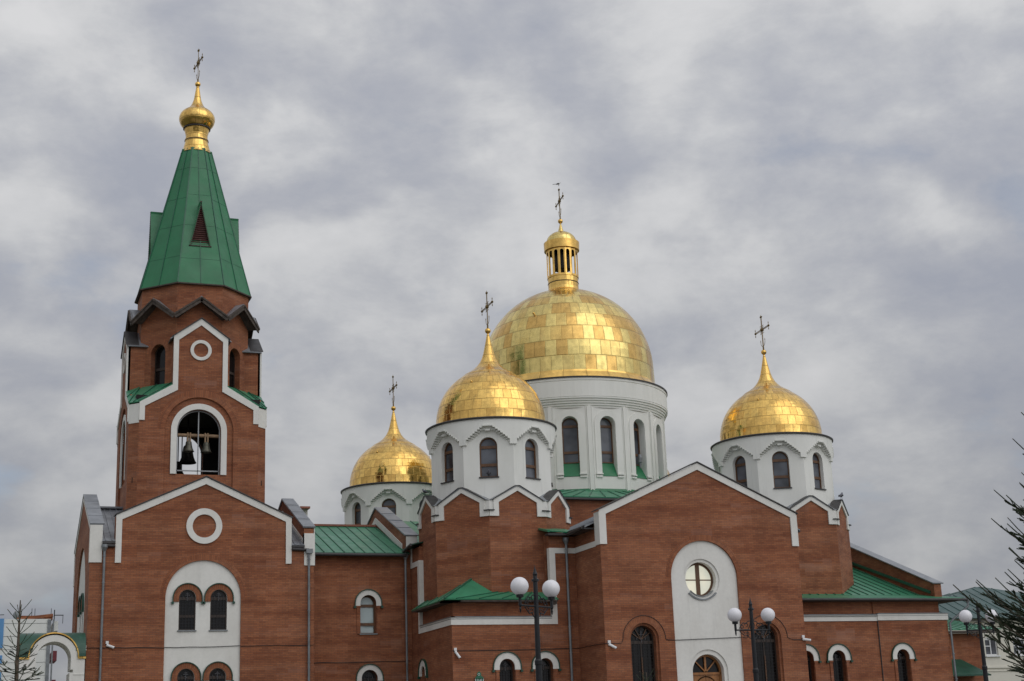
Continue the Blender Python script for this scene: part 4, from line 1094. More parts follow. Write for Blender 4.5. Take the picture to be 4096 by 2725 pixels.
# dome
R, z0 = 4.87, 21.55; pf = [(4.90, 20.55), (4.89, 21.0)]
for i in range(0, 19): a = math.radians(i * 4.35); pf.append((R * math.cos(a), z0 + R * math.sin(a) * 1.0))
pf += [(.86, 26.40)]
dm = MB(); dm.lathe((CX, CY, 0), pf, 150, 50, .88); dmo = dm.build('central_dome', 'gold_pale', CH)
sk = MB(); sk.lathe((CX, CY, 0), [(5.20, 20.14), (4.93, 20.52), (4.90, 20.62)], 100, 25, .9); sk.build('dome_skirt', 'gold', dmo)
kn = MB()
for k in range(3):
    th = math.radians(-136 + 118 * k); kn.sphere((CX + 4.25 * math.cos(th), CY + 4.25 * math.sin(th), 24.1), .075, 8)
kn.split('snow_knob', 'gold_plain', dmo, True)
LT = MB(); LT.lathe((CX, CY, 0), [(1.02, 26.36), (.90, 26.46), (.875, 26.62), (.875, 27.24), (.82, 27.26)], 40, 20, .6, False)
LT = LT.build('lantern', 'gold', CH)
col = MB()
for k in range(16):
    deg = -90 + 22.5 * k; fr = FA(CX, CY, .90, deg); hw = .90 * math.tan(PI / 16)
    col.slab(fr, rect(-hw, hw, 27.2, 28.95), [arch(0, 28.66, .105, 27.32, 10)], d0=-.035, d1=0)
col.build('arcade', 'gold_plain', LT)
wv = MB(); wv.lathe((CX, CY, 0), [(.885, 26.86), (.90, 26.88), (.885, 26.90)], 40); wv.build('band', 'dark_metal', LT)
inn = MB(); inn.lathe((CX, CY, 0), [(.0, 27.75), (.50, 27.75), (.46, 28.5), (.42, 28.95)], 20); inn.lathe((CX, CY, 0), [(0, 28.9), (.86, 28.9)], 20); inn.build('core', 'bell_black', LT)
rg = MB(); rg.lathe((CX, CY, 0), [(.90, 28.86), (1.02, 28.88), (1.035, 29.36), (.90, 29.42)], 40, 20, .6); rg.build('ring', 'gold_plain', LT)
cpp = MB(); pf = [(.87, 29.38)] + [(.87 * math.cos(math.radians(i * 8)), 29.42 + .66 * math.sin(math.radians(i * 8))) for i in range(0, 11)] + [(.12, 30.10), (.17, 30.10), (.09, 30.35), (.035, 30.62)]
cpp.lathe((CX, CY, 0), pf, 40, 20, .33); cap = cpp.build('lantern_cap', 'gold_pale', LT)
b = MB(); b.sphere((CX, CY, 30.74), .145, 16); b.build('ball', 'gold_plain', cap)
make_cross(cap, CX, CY, 30.86, 1.98, .88, -.15)

# ---- right wing
rw = MB(); rx = [(37.28, 0), (39.02, 0), (42.58, 0)]
rw.slab(YW, rect(PXR, 41.35, 0, 6.60), [arch(c, 4.86, .355, 3.3, 18) for c in (37.28, 39.02)], d0=-.4, d1=0)
rw.slab(YW, rect(41.35, 45.35, 0, 6.60), [arch(42.58, 4.86, .355, 3.3, 18)], d0=-.4, d1=.05)
rw.slab(YW, rect(PXR, 41.2, 6.60, 7.62), d0=-.4, d1=-.10); rw.slab(YW, rect(41.2, 45.0, 6.60, 7.62), d0=-.4, d1=-.04)
rw.slab(FR(45.35), rect(WY + .4, 74, 0, 6.6), d0=-.4, d1=0); rw.slab(FR(45.0), rect(WY + .4, 74, 6.6, 7.62), d0=-.4, d1=0)
rw.box(43.6, 45.0, 70, 84, 0, 9.5)
rw.build('right_wing_wall', 'brick', CH)
bd = MB(); bd.slab(YW, rect(PXR, 41.35, 6.60, 6.89), d0=-.2, d1=.04); bd.slab(YW, rect(41.35, 45.40, 6.62, 6.93), d0=-.2, d1=.09); bd.slab(FR(45.35), rect(WY - .08, 74, 6.62, 6.93), d0=-.2, d1=.05); bd.build('band', 'stucco', CH)
bl = MB(); bl.slab(YW, rect(PXR, 41.35, 6.89, 6.925), d0=-.12, d1=.08); bl.slab(YW, rect(41.35, 45.43, 6.93, 6.965), d0=-.12, d1=.13); bl.slab(YW, rect(PXR, 45.42, 6.83, 6.845), d0=-.1, d1=.10); bl.build('ledge', 'gutter_metal', CH)
for c in (37.28, 39.02): white_hooded_window(c, YW, 4.88)
white_hooded_window(42.58, (YW[0] - V(0, .05, 0), YW[1], YW[2]), 4.88)
rf = MB(); sm = MB(); ez = 7.66; zs1 = 7.98; ymid = 63.5
rf.sheet([(PXR, WY - .5, ez), (46.15, WY - .5, ez), (44.9, ymid, zs1), (PXR, ymid, zs1)], .05)
zt_ = zs1 + .355 * (74.3 - ymid)
roof(rf, sm, (PXR, ymid, zs1), (44.88, ymid, zs1), (44.88, 74.3, zt_), (PXR, 74.3, zt_), .48)
rf.sheet([(46.15, WY - .5, ez), (46.15, 66.5, ez), (44.9, 66.5, 8.25), (44.9, ymid, zs1)], .05)
rf.build('right_wing_roof', 'green_roof', CH); sm.build('roof_seam', 'green_seam', CH)
fl = MB()
fl.bar((44.86, 62.6, 8.02), (44.86, 74.3, zt_ + .12), .06, .14); fl.build('flashing', 'green_seam', CH)
pp = MB(); q0 = (62.30, 8.44); sl = .385
pp.slab(FL(44.9), [(q0[0], 7.7), (75.0, 7.7), (75.0, q0[1] + sl * (75 - q0[0])), q0], d0=-.42, d1=0); pp.build('parapet', 'brick', CH)
cp = MB(); cp.sheet([(44.80, q0[0] - .10, q0[1] + .0), (45.42, q0[0] - .10, q0[1] + .0), (45.42, 75.0, q0[1] + sl * (75 - q0[0]) + .05), (44.80, 75.0, q0[1] + sl * (75 - q0[0]) + .05)], .05); cp.build('coping', 'grey_metal', CH)
sf = MB(); sf.box(PXR, 45.2, WY - .48, WY + .1, ez - .14, ez - .065); sf.box(45.0, 46.1, WY - .46, 66.4, ez - .13, ez - .075); sf.split('soffit', 'old_wood', CH, True)
gt = MB(); gt.tube([(PXR, WY - .55, ez - .08), (46.3, WY - .55, ez - .10)], .065, 8); gt.build('gutter', 'dark_metal', CH)
dp_ = MB(); dp_.tube([(46.35, WY - .50, ez - .02), (46.35, WY - .50, 7.25), (45.6, WY - .18, 6.62), (45.43, WY - .14, 6.45), (45.43, WY - .14, 0)], .055, 10)
z = 6.2
while z > 0: dp_.tube([(45.43, WY - .14, z), (45.43, WY - .14, z - .05)], .075, 10); z -= 1.2
dp_ = dp_.build('drainpipe', 'gutter_metal', CH)
f = MB(); f.lathe((46.35, WY - .50, 7.55), [(.06, -.14), (.12, -.02), (.12, .08), (.05, .08)], 12); f.build('funnel', 'gutter_metal', dp_)
jt = MB(); jt.slab(YW, rect(41.345, 41.375, 0, 6.6), d0=-.02, d1=.055); jt.build('joint', 'dark_metal', CH)
# patch of bare stone on the drum of the near tower

# ================================================================== GATE beside the tower
G = thing('gate', 'white arched gate with a dark green barrel roof and gold edging', 'gate', (3.35, 66.6, 0))
gy = 65.6; gc, gzs, gro, gri = 3.36, 5.60, .97, .70
ga = MB(); fr = FX(gy)
ga.slab(fr, [(2.02, 0), (4.62, 0), (4.62, 5.60), (gc + gro, 5.60)] + [(gc + gro * math.cos(PI * i / 24), gzs + gro * math.sin(PI * i / 24)) for i in range(1, 24)] + [(gc - gro, 5.60), (2.02, 5.60)],
        [[(gc - .66, .02), (gc + .66, .02), (gc + .66, 5.02), (gc + .80, 5.02), (gc + .80, 5.14), (gc + .70, 5.14)] + [(gc + gri * math.cos(PI * i / 24), gzs + gri * math.sin(PI * i / 24)) for i in range(0, 25)] + [(gc - .70, 5.14), (gc - .80, 5.14), (gc - .80, 5.02), (gc - .66, 5.02)]],
        d0=-2.0, d1=0)
ga.build('gate_wall', 'stucco', G)
bt = MB()
n = 20; R_ = 1.02; yc = gy + 1.0; 
xs_ = [1.98 + 2.66 * i / 40 for i in range(41)]; n = 28
def zarch(x): return gzs + math.sqrt(max(0, (gro - .01) ** 2 - (x - gc) ** 2)) if abs(x - gc) < gro - .01 else 0
for i in range(n):
    a0_, a1_ = PI * i / n, PI * (i + 1) / n
    for k in range(40):
        xm = (xs_[k] + xs_[k + 1]) / 2; zm = 5.68 + R_ * math.sin((a0_ + a1_) / 2)
        if zm < zarch(xm) + .03: continue
        for R2, fl_ in ((R_ + .03, 0), (R_ - .03, 1)):
            q = [V(x, yc - R2 * math.cos(a), 5.68 + R2 * math.sin(a)) for x, a in ((xs_[k], a0_), (xs_[k + 1], a0_), (xs_[k + 1], a1_), (xs_[k], a1_))]
            bt.add(q, [(0, 1, 2, 3)] if not fl_ else [(3, 2, 1, 0)])
for x in (1.99, 4.63):
    bt.slab(FL(x), [(yc + R_ * math.cos(PI * i / n), 5.68 + R_ * math.sin(PI * i / n)) for i in range(n + 1)], d0=-.02, d1=.02)
bt.build('barrel_roof', 'green_dark', G)
ge = MB(); ge.slab(fr, arch_band(gc, 5.66, gro + .0, gro + .05, 5.66, 36), d0=-1.2, d1=.05)
ge.slab(fr, rect(2.0, gc - gro, 5.58, 5.66), d0=-.2, d1=.06); ge.slab(fr, rect(gc + gro, 4.66, 5.58, 5.66), d0=-.2, d1=.06); ge.build('gold_edge', 'gold', G)
lg = MB(); lg.slab(fr, rect(2.0, gc - .72, 5.05, 5.09), d0=-.1, d1=.03); lg.slab(fr, rect(gc + .82, 4.62, 4.92, 4.95), d0=-.1, d1=.02); lg.build('moulding', 'stucco', G)

# ================================================================== FAR BLOCKS
A = thing('apartment_block', 'distant white panel apartment block with blue stripes and a brick parapet', 'apartment block', (-14, 170, 0))
b = MB(); b.box(-36, 7.75, 160, 178, 0, 15.35); b.build('wall', 'panel_white', A)
b = MB(); b.box(4.4, 7.95, 160.4, 178, 15.35, 15.72); b.sheet([(4.4, 160.2, 15.5), (7.95, 160.2, 15.9), (7.95, 178, 15.9), (4.4, 178, 15.5)], .3); b.build('brick_parapet', 'brick', A)
b = MB(); b.box(7.45, 7.8, 159.9, 160.0, 0, 15.3); b.piece().box(7.95, 8.1, 159.9, 160.2, 0, 15.3); b.split('edge_strip', 'gutter_metal', A)
for z0_, z1_ in ((12.45, 15.4), (10.95, 11.75), (9.1, 10.1), (6.0, 8.2)):
    b = MB(); b.box(-1.5, 3.22, 159.88, 159.99, z0_, z1_); b.build('blue_panel', 'panel_blue', A)
for i in range(12):
    if i % 1 == 0:
        b = MB(); b.box(-34, 7.4, 159.975, 159.99, 1.3 * i + .6, 1.3 * i + .63)
    if i == 0: seams = b
    else: seams.v += []; seams.box(-34, 7.4, 159.975, 159.99, 1.3 * i + .6, 1.3 * i + .63)
seams.build('panel_joint', 'gutter_metal', A)
for z_, m_ in ((14.2, 'panel_white'), (11.2, 'balcony_red'), (8.3, 'balcony_red'), (5.4, 'balcony_red')):
    b = MB(); b.box(8.1, 8.55, 161, 166, z_, z_ + 1.0); b.build('balcony', m_, A)
b = MB(); b.tube([(8.1, 160.4, 15.75), (9.0, 160.4, 15.75)], .05, 6); b.tube([(8.1, 160.4, 15.2), (8.1, 160.4, 16.3)], .05, 6); b.tube([(8.95, 160.4, 15.75), (8.95, 160.4, 14.9)], .03, 5); b.build('roof_hoist', 'iron', A)
for x_ in (5.0, 5.3, 6.9):
    b = MB(); b.tube([(x_ + .9, 161, 15.7), (x_ + .9, 161, 16.5)], .03, 5); b.build('antenna', 'iron', A)
b = MB(); b.sphere((4.45, 160.3, 15.75), .42, 14, (1, .3, 1)); b.build('satellite_dish', 'gutter_metal', A)
b = MB(); b.tube([(-2, 160.1, 15.6), (3.2, 160.1, 15.8)], .04, 5); b.build('roof_rail', 'iron', A)

W2 = thing('white_house', 'long cream house with a dark green hipped roof, partly hidden behind the big spruce', 'house', (86, 106, 0))
b = MB(); fr = FX(100.0); hs = [(75.9 + .45, 77.45 + .1), (78.95, 80.15)]
wx = [(76.32, 77.50), (79.02, 80.22), (81.9, 83.1), (84.8, 86.0)]
b.slab(fr, rect(68, 104, 0, 9.72), [[(a, 6.86), (c, 6.86), (c, 8.18), ((a + c) / 2, 8.42), (a, 8.18)] for a, c in wx], d0=-.5, d1=0)
b.box(68, 68.4, 100.6, 112, 0, 9.72); b.build('wall', 'panel_cream', W2)
for a, c in wx:
    w = MB(); m_ = (a + c) / 2
    w.slab(fr, [(a, 6.86), (c, 6.86), (c, 8.2), (m_, 8.42), (a, 8.2)], [rect(a + .07, m_ - .04, 7.62, 8.06), rect(a + .07, m_ - .04, 6.95, 7.55), rect(m_ + .04, c - .07, 6.95, 8.06)], d0=-.22, d1=-.14)
    w = w.build('window', 'pvc', W2); p = MB(); p.slab(fr, rect(a + .02, c - .02, 6.9, 8.2), d0=-.22, d1=-.19); p.build('pane', 'glass_grey', w)
    s_ = MB(); s_.slab(fr, rect(a - .1, c + .1, 6.74, 6.84), d0=-.1, d1=.14); s_.build('sill', 'pvc', w)
b = MB(); b.slab(fr, rect(68, 104, 9.45, 9.55), d0=-.1, d1=.16); b.slab(fr, rect(68, 104, 9.15, 9.20), d0=-.1, d1=.08); b.piece()
b.slab(fr, rect(68, 104, 5.85, 5.97), d0=-.1, d1=.10); b.slab(fr, rect(68, 104, 5.60, 5.66), d0=-.1, d1=.06); b.split('cornice', 'panel_cream', W2)
rf = MB(); sm = MB()
e0, e1, h0, h1_ = V(67.2, 99.3, 9.74), V(96, 99.3, 9.74), V(80.8, 106.2, 12.93), V(81.4, 106.2, 12.93)
roof(rf, sm, e0, e1, h1_, h0, 1.05, hip=True)
roof(rf, sm, (67.2, 113, 9.74), e0, h0, h0 + V(-.01, .02, 0), 1.1, hip=True)
rf.sheet([(67.2, 113, 9.74), (96, 113, 9.74), h1_, h0], .05); rf.sheet([e1, (96, 113, 9.74), h1_], .05)
rf.build('roof', 'teal_roof', W2); sm.build('roof_seam', 'teal_seam', W2)

AN = thing('brick_annex', 'small brick annex with a light green lean-to roof, behind the far right lamp', 'annex', (62, 87, 0))
b = MB(); b.box(56, 64.7, 85, 92, 0, 7.55); b.build('wall', 'brick', AN)
rf = MB(); sm = MB(); roof(rf, sm, (55.6, 84.4, 7.72), (65.9, 84.4, 7.80), (64.6, 88.2, 8.75), (56, 88.2, 8.75), .62); rf.build('roof', 'green_roof', AN); sm.build('roof_seam', 'green_seam', AN)
b = MB(); b.box(55.8, 65.8, 84.42, 85.0, 7.56, 7.68); b.build('soffit', 'old_wood', AN)
cn = MB(); fr = FX(84.98)
cn.add([(61.2, 84.98, 5.85), (62.75, 84.98, 5.85), (63.75, 83.3, 4.75), (60.6, 83.3, 4.75)], [(0, 3, 2, 1)]); cn.add([(61.2, 84.98, 5.80), (62.75, 84.98, 5.80), (63.75, 83.3, 4.70), (60.6, 83.3, 4.70)], [(0, 1, 2, 3)])
cn.add([(62.75, 84.98, 5.85), (63.75, 84.98, 4.75), (63.75, 83.3, 4.75)], [(0, 1, 2)]); cn.bar((60.6, 83.3, 4.72), (63.75, 83.3, 4.72), .08, .1)
cn.build('door_canopy', 'green_dark', AN)
b = MB(); b.tube([(63.4, 83.5, 0), (63.4, 83.5, 4.7)], .05, 8); b.build('canopy_post', 'iron', AN)

# ================================================================== STREET LAMPS
def lamp(g1, g2, label):
    g1, g2 = V(*g1), V(*g2); m_ = (g1 + g2) / 2; d = g2 - g1; d.z = 0; L = d.length / 2; d.normalize()
    x, y = m_.x, m_.y; zb = m_.z - .42
    o = thing('street_lamp', label, 'street lamp', (x, y, 0), 'twin globe street lamps in front of the church')
    p = MB(); p.lathe((x, y, 0), [(.17, 0), (.17, .25), (.12, .35), (.085, .9), (.075, 1.0), (.072, 3.2), (.085, 3.22), (.085, 3.30), (.062, 3.34), (.050, zb + .55), (.085, zb + .56), (.085, zb + .60), (.05, zb + .62), (.045, zb + .68), (.055, zb + .72), (.035, zb + .78), (.012, zb + .86), (.004, zb + .92)], 16)
    p.build('pole', 'iron', o)
    br = MB(); C_ = V(x, y, zb)
    br.tube([C_ - d * L, C_ + d * L], .022, 8)
    def sw(pts, r=.014): br.tube([C_ + d * a + V(0, 0, z) for a, z in pts], r, 5)
    for s in (-1, 1):
        sw([(s * .05, .25), (s * .14, .24), (s * .20, .17), (s * .28, .20), (s * .36, .14), (s * .42, .04)])
        sw([(s * (.20 + .055 * math.cos(t_)), .14 + .055 * math.sin(t_)) for t_ in [math.radians(k) for k in range(0, 300, 40)]], .012)
        sw([(s * (.33 + .045 * math.cos(t_)), .09 + .045 * math.sin(t_)) for t_ in [math.radians(k) for k in range(60, 360, 40)]], .012)
        sw([(s * .05, -.24), (s * .12, -.22), (s * .17, -.14), (s * .26, -.17), (s * .34, -.10), (s * .42, -.03)])
        sw([(s * (.17 + .05 * math.cos(t_)), -.11 + .05 * math.sin(t_)) for t_ in [math.radians(k) for k in range(0, 300, 40)]], .012)
        sw([(s * (.31 + .04 * math.cos(t_)), -.08 + .04 * math.sin(t_)) for t_ in [math.radians(k) for k in range(60, 360, 40)]], .012)
        sw([(s * .05, .02), (s * .09, .12), (s * .05, .22)], .009)
    br.build('bracket', 'iron', o)
    for g_ in (g1, g2):
        h = MB(); h.lathe((g_.x, g_.y, 0), [(0, zb - .17), (.012, zb - .15), (.026, zb - .08), (.020, zb - .05), (.034, zb), (.034, zb + .16), (.080, zb + .17), (.085, zb + .235), (.0, zb + .24)], 14); h.build('globe_holder', 'iron', o)
        b_ = MB(); b_.sphere((g_.x, g_.y, g_.z), .202, 36); b_.build('globe', 'globe', o)
    return o
lamp((11.42, 30.95, 4.91), (12.41, 31.57, 4.92), 'near black street lamp with two white globes, in front of the low green roof')
lamp((20.33, 37.62, 4.82), (21.42, 37.66, 4.82), 'black twin globe street lamp in front of the right porch window')
lamp((29.08, 38.9, 4.84), (29.92, 38.72, 4.83), 'twin globe street lamp at the far right, one globe behind spruce twigs')

# ================================================================== SMALL THINGS
def camera_thing(x, y, z, ang, label, nside=V(0, -1, 0)):
    o = thing('security_camera', label, 'security camera', (x, y, z), 'white security cameras on the brick walls')
    b = MB(); b.box(x - .06, x + .06, y, y + .07, z + .05, z + .17); b.build('junction_box', 'white_plastic', o)
    a = V(x + .02, y + .04, z - .01); e = a + V(math.cos(ang) * .30, -.12, math.sin(ang) * .30)
    b = MB(); b.sphere(a, .065, 12); b.build('mount', 'white_plastic', o)
    b = MB(); b.tube([a, e], .055, 12); b = b.build('body', 'white_plastic', o)
    c = MB(); c.tube([e, e + (e - a) * .03], .048, 12); c.build('lens', 'black_plastic', b)
    return o
camera_thing(5.62, Y0 - .08, 6.22, math.radians(-22), 'white security camera beside the left drainpipe of the bell tower')
camera_thing(4.70, Y0 - .0, 6.05, math.radians(188), 'white security camera on the tower corner, above the gate')
camera_thing(19.86, WY - .08, 5.42, math.radians(-60), 'small security camera at the corner of the low wall under the left dome')
camera_thing(25.86, PY - .08, 5.46, math.radians(-32), 'white security camera on the left edge of the porch front')
camera_thing(35.40, PY - .08, 5.58, math.radians(-10), 'white security camera on the right edge of the porch front')
def cable(pts, label):
    c = MB(); c.tube(pts, .014, 5); o = c.build('cable', 'iron'); tag(o, label, 'cable', 'black cables strung along the walls'); return o
def sag(a, b, n=6, k=.02):
    a, b = V(*a), V(*b); return [a.lerp(b, i / n) + V(0, 0, random.uniform(-k, k)) for i in range(n + 1)]
cable(sag((X0 + .02, Y0 - .02, 6.12), (8.03, Y0 - .02, 6.09)) + sag((8.08, Y0 + .06, 6.10), (11.34, Y0 + .06, 6.12)) + sag((11.4, Y0 - .02, 6.12), (X1, Y0 - .02, 6.10)), 'thin black cable across the bell tower front at mid height')
cable(sag((14.8, NY - .02, 5.40), (LX - .1, NY - .02, 5.42), 8), 'thin black cable on the shaded wall between tower and church')
arcs = [(27.55 + 1.02 * math.cos(math.radians(a)), PY - .02, 5.66 + 1.02 * math.sin(math.radians(a))) for a in range(180, -1, -12)]
arcs2 = [(33.60 + 1.02 * math.cos(math.radians(a)), PY - .02, 5.66 + 1.02 * math.sin(math.radians(a))) for a in range(180, -1, -12)]
cable([(LX, WY - .02, 5.47), (22, WY - .02, 5.46), (PXL - .02, WY - .02, 5.50)] + [(PXL - .02, PY + 1.0, 5.52), (PXL - .02, PY - .02, 5.50), (26.45, PY - .02, 5.50)] + [V(*p) for p in arcs] + [(28.7, PY - .02, 5.62), (29.0, PY - .02, 5.61), (29.05, PY + .06, 5.61), (32.3, PY + .06, 5.70), (32.35, PY - .02, 5.70)] + [V(*p) for p in arcs2] + [(34.9, PY - .02, 5.56), (35.5, PY - .02, 5.56)], 'thin black cable looping over the tall windows of the porch')

# house number sign
S = thing('house_number_sign', 'green ornate house number sign reading 16 on the brick wall under the low roof', 'sign', (20.90, WY - .1, 4.0))
sx0 = 20.92; fr = FX(WY); b = MB()
b.slab(fr, [(sx0 - .19, 3.78), (sx0 + .19, 3.78), (sx0 + .19, 4.30), (sx0 + .13, 4.36), (sx0 + .09, 4.38), (sx0 + .09, 4.50), (sx0, 4.58), (sx0 - .09, 4.50), (sx0 - .09, 4.38), (sx0 - .13, 4.36), (sx0 - .19, 4.30)], d0=0, d1=.05)
b.slab(fr, rect(sx0 - .20, sx0 + .20, 4.275, 4.305), d0=.04, d1=.09); b = b.build('plate', 'sign_green', S)
c = MB(); c.slab(fr, circle(sx0, 4.19, .115, 28), [circle(sx0, 4.19, .10, 28)], d0=.05, d1=.058); c.slab(fr, circle(sx0 - .02, 4.445, .05, 20), [circle(sx0 - .02, 4.445, .037, 20)], d0=.05, d1=.058)
for s_ in (-1, 1): c.slab(fr, rect(sx0 + s_ * .18 - .012, sx0 + s_ * .18 + .012, 3.8, 4.27), d0=.05, d1=.058)
c.build('white_border', 'white_plastic', S)
def text(body, x, z, size, y, parent, name='number'):
    cu = bpy.data.curves.new(name, 'FONT'); cu.body = body; cu.size = size; cu.extrude = .004; cu.align_x = 'CENTER'
    ob = bpy.data.objects.new(name, cu); COL.objects.link(ob)
    dg = bpy.context.evaluated_depsgraph_get(); me = bpy.data.meshes.new_from_object(ob.evaluated_get(dg)); bpy.data.objects.remove(ob)
    o = bpy.data.objects.new(name, me); COL.objects.link(o); o.parent = parent
    o.location = V(x, y, z) - parent.location; o.rotation_euler = (PI / 2, 0, 0); me.materials.clear(); me.materials.append(MATS['white_plastic']); return o
text('16', sx0, 4.125, .17, WY - .057, S)

def bird(x, y, z, hd, label, name, cat, cols, L=.30, tail=.12, tilt=0., scale=1.):
    """one continuous body with beak, wings, tail and feet"""
    o = thing(name, label, cat, (x, y, z)); d = V(math.cos(hd), math.sin(hd), 0); sd_ = V(-d.y, d.x, 0); c0 = V(x, y, z)
    def Q(a, b_, c_2): return c0 + (d * a + V(0, 0, b_) + sd_ * c_2) * scale
    b = MB(); path = [(-.13, .085), (-.09, .10), (-.02, .12), (.05, .15), (.085, .19), (.105, .215), (.13, .225), (.15, .22)]; rs = [.012, .036, .056, .055, .036, .032, .030, .012]
    b.tube([Q(a, z_, 0) for a, z_ in path], [r * scale for r in rs], 10); b.build('body', cols[0], o)
    b = MB(); b.tube([Q(.148, .22, 0), Q(.18, .215, 0)], [.010 * scale, .002], 6); b.build('beak', 'iron', o)
    b = MB(); b.add([Q(-.10, .10, -.022), Q(-.10, .10, .022), Q(-.14 - tail, .06 + tilt, .028), Q(-.14 - tail, .06 + tilt, -.028), Q(-.10, .085, -.022), Q(-.10, .085, .022), Q(-.14 - tail, .05 + tilt, .028), Q(-.14 - tail, .05 + tilt, -.028)],
                    [(0, 1, 2, 3), (7, 6, 5, 4), (0, 3, 7, 4), (1, 5, 6, 2), (3, 2, 6, 7), (0, 4, 5, 1)]); b.build('tail', cols[1], o)
    for s in (-1, 1):
        b = MB(); b.tube([Q(.05, .15, s * .045), Q(-.03, .125, s * .060), Q(-.13, .09, s * .035), Q(-.17, .08, s * .02)], [.012 * scale, .034 * scale, .022 * scale, .004], 8); b.build('wing', cols[1], o)
        b = MB(); b.tube([Q(.0, .075, s * .02), Q(.01, .0, s * .022)], .006 * scale, 5); b.tube([Q(.01, .004, s * .022), Q(.045, .0, s * .022)], .005 * scale, 5); b.build('foot', 'iron', o)
    return o
bird(CX - .02, CY, 32.95, math.radians(8), 'black and white magpie with a long tail on top of the tallest dome cross', 'magpie', 'bird', ('feather_white', 'feather_dark'), tail=.24, tilt=-.02)
bird(41.53, 64.58, 12.93, math.radians(40), 'grey pigeon on the small gable at the right dome tower', 'pigeon', 'bird', ('feather_grey', 'feather_dark'), scale=1.5)
bird(19.85, 66.22, 12.95, math.radians(120), 'dark pigeon on the leftmost small gable under the near left dome', 'pigeon', 'bird', ('feather_grey', 'feather_dark'), scale=1.2)
bird(22.12, 63.52, 13.44, math.radians(250), 'dark pigeon on the sill of a white drum window', 'pigeon', 'bird', ('feather_grey', 'feather_dark'), scale=1.1)
fl_ = thing('floodlight', 'small grey floodlight hung in a window of the great white drum', 'floodlight', (32.0, 70.0, 15.95))
b = MB(); b.lathe((33.02, 70.28, 0), [(0, 16.1), (.10, 16.08), (.13, 15.9), (.12, 15.65), (.07, 15.6), (.04, 15.35), (0, 15.3)], 12); b.build('housing', 'gutter_metal', fl_)

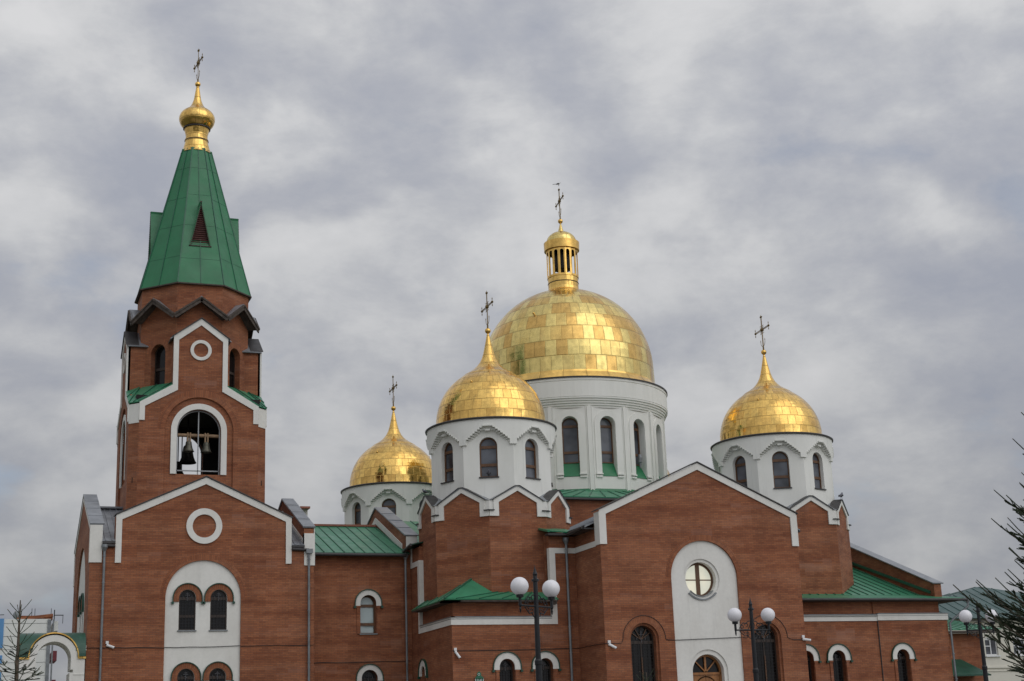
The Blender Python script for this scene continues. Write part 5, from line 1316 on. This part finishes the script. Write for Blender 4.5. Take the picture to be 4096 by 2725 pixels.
# ================================================================== SPRUCES
plain('needles', (.030, .045, .018), .75, 0, .45, 6, 0)
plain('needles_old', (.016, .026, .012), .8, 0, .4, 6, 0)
plain('bud', (.20, .13, .06), .8, 0, .2, 6, 0)
def spruce(x, y, H, R0, seed, label, spacing=.32, zmin=0., facing=None, dens=1.0, shoot_r=.016, lean=0.0, nb=9, upturn=.55, pw=.85, tip=.42, bare=.35):
    rnd = random.Random(seed)
    o = thing('spruce', label, 'tree', (x, y, 0))
    tk = MB(); zs_ = [0, H * .5, H * .85, H * .97, H]
    tk.tube([(x + lean * (z / H) ** 2 * 0, y, z) for z in zs_], [R0 * .055 + .02, R0 * .035 + .015, .022, .012, .008], 8); tk.build('trunk', 'bark', o)
    nv_, nf, tw = [], [], MB()
    ov, of_ = [], []
    def shoot(p, q, r, old=False):
        L = (q - p).length
        if L < .01: return
        d = (q - p) / L; e1 = d.cross(V(.3, .2, .9)).normalized(); e2 = d.cross(e1)
        vs, fs = (ov, of_) if old else (nv_, nf)
        k = max(3, int(L / .016 * dens))
        for i in range(k):
            c = p + d * (L * (i + rnd.random()) / k); a = i * 2.4 + rnd.random() * .6
            rr = r * rnd.uniform(.75, 1.2) * (1 if i < k - 4 else .8)
            n_ = (e1 * math.cos(a) + e2 * math.sin(a)); w_ = d.cross(n_) * .0035
            t_ = c + n_ * rr + d * rr * .75; o_ = len(vs)
            vs.extend((c - w_, c + w_, t_)); fs.append((o_, o_ + 1, o_ + 2))
        # the twig with its close-lying needles
        r1 = r * .42; o_ = len(vs)
        for c, q_ in ((p, r1), (q, r1 * .7)):
            for j in range(4): vs.append(c + (e1 * math.cos(j * PI / 2) + e2 * math.sin(j * PI / 2)) * q_)
        for j in range(4): fs.append((o_ + j, o_ + (j + 1) % 4, o_ + 4 + (j + 1) % 4, o_ + 4 + j))
    buds = MB()
    z = H - .42 * (spacing / .32)
    shoot(V(x, y, z), V(x, y, H), shoot_r * .9)
    while z > zmin:
        f = (H - z) / H; R_ = R0 * min(1, f ** pw) * rnd.uniform(.88, 1.1) + .10
        m_ = nb if f > .2 else 4
        ph = rnd.random() * 7
        for i in range(m_):
            az = ph + 2 * PI * i / m_ + rnd.uniform(-.2, .2); d = V(math.cos(az), math.sin(az), 0)
            Rb = R_ * rnd.uniform(.72, 1.12); p0 = V(x, y, z + rnd.uniform(-.08, .08) * spacing / .32)
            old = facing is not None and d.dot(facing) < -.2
            # young tops reach up; the lower limbs sag, then lift at their ends
            pts = []; n_ = max(3, int(Rb / .14))
            up0 = upturn * (1 - min(1, f * 2.2)); dr_ = -.30 * min(1, f * 2.0)
            for k in range(n_ + 1):
                t_ = k / n_; pts.append(p0 + d * Rb * t_ + V(0, 0, Rb * (up0 * t_ + dr_ * t_ + tip * min(1, f * 2.5 + .2) * t_ ** 2.4)))
            if Rb > .35: tw.tube(pts, [max(.004, .016 * Rb * (1 - .8 * k / n_)) for k in range(n_ + 1)], 4, False)
            sd_ = V(-d.y, d.x, 0)
            for k in range(n_):
                a, b_ = pts[k], pts[k + 1]; t_ = (k + .5) / n_
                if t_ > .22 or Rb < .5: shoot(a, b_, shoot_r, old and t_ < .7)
                if t_ < .12: continue
                if k == n_ - 1 and rnd.random() < .6: buds.sphere(b_, .010, 5)
                ls = (.50 * Rb * (1 - t_) + .10) * rnd.uniform(.7, 1.15)
                if k >= n_ - 1 or (1 - t_) * Rb < bare * .6 or Rb < bare: continue
                dir_b = (b_ - a).normalized()
                for s in (-1, 1):
                    if rnd.random() < .12: continue
                    q0 = b_; q1 = q0 + (sd_ * s * .80 + dir_b * .62 + V(0, 0, rnd.uniform(-.12, .22))).normalized() * ls
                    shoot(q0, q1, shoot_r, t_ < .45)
                    if ls > .22:
                        for g_ in (.40, .70):
                            if ls * (1 - g_) < .06: continue
                            qq = q0.lerp(q1, g_)
                            for s2 in (-1, 1):
                                if rnd.random() < .2: continue
                                e_ = qq + ((q1 - q0).normalized() * .75 + dir_b * .5 * (1 if s2 > 0 else -.3) + V(0, 0, rnd.uniform(-.15, .3))).normalized() * ls * (1 - g_) * .75
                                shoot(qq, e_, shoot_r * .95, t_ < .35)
                if rnd.random() < .35 and t_ > .3:
                    shoot(b_, b_ + (dir_b * .7 + V(0, 0, .8)).normalized() * ls * .5, shoot_r)
        z -= spacing * rnd.uniform(.8, 1.15) * (1 if f > .1 else 1.0)
        if z < zmin: break
    def mk(name, vs, fs, m_):
        if not fs: return
        me = bpy.data.meshes.new(name); base = V(x, y, 0); me.from_pydata([tuple(p - base) for p in vs], [], fs); me.materials.append(MATS[m_])
        ob = bpy.data.objects.new(name, me); COL.objects.link(ob); ob.parent = o
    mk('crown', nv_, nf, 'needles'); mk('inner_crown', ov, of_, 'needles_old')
    if tw.f: tw.build('limbs', 'bark', o)
    if buds.f: buds.build('buds', 'bud', o)
    return o
spruce(17.28, 18.8, 9.0, 3.3, 5, 'big dark spruce at the right edge with reaching twigs', spacing=.225, zmin=2.2, facing=V(-.75, -.66, 0), nb=12, dens=.75, shoot_r=.028, pw=.95, tip=.62, bare=.4)
spruce(0.78, 26.59, 4.20, .85, 11, 'thin young spruce top at the bottom left, before the gate', spacing=.185, zmin=1.2, dens=1.0, shoot_r=.017, nb=6, upturn=1.1, tip=.5, bare=.3)
spruce(16.47, 35.44, 3.19, 1.1, 3, 'very tip of a small spruce at the bottom edge before the porch', spacing=.16, zmin=1.4, dens=.8, shoot_r=.017, nb=5, upturn=1.4, bare=.3)
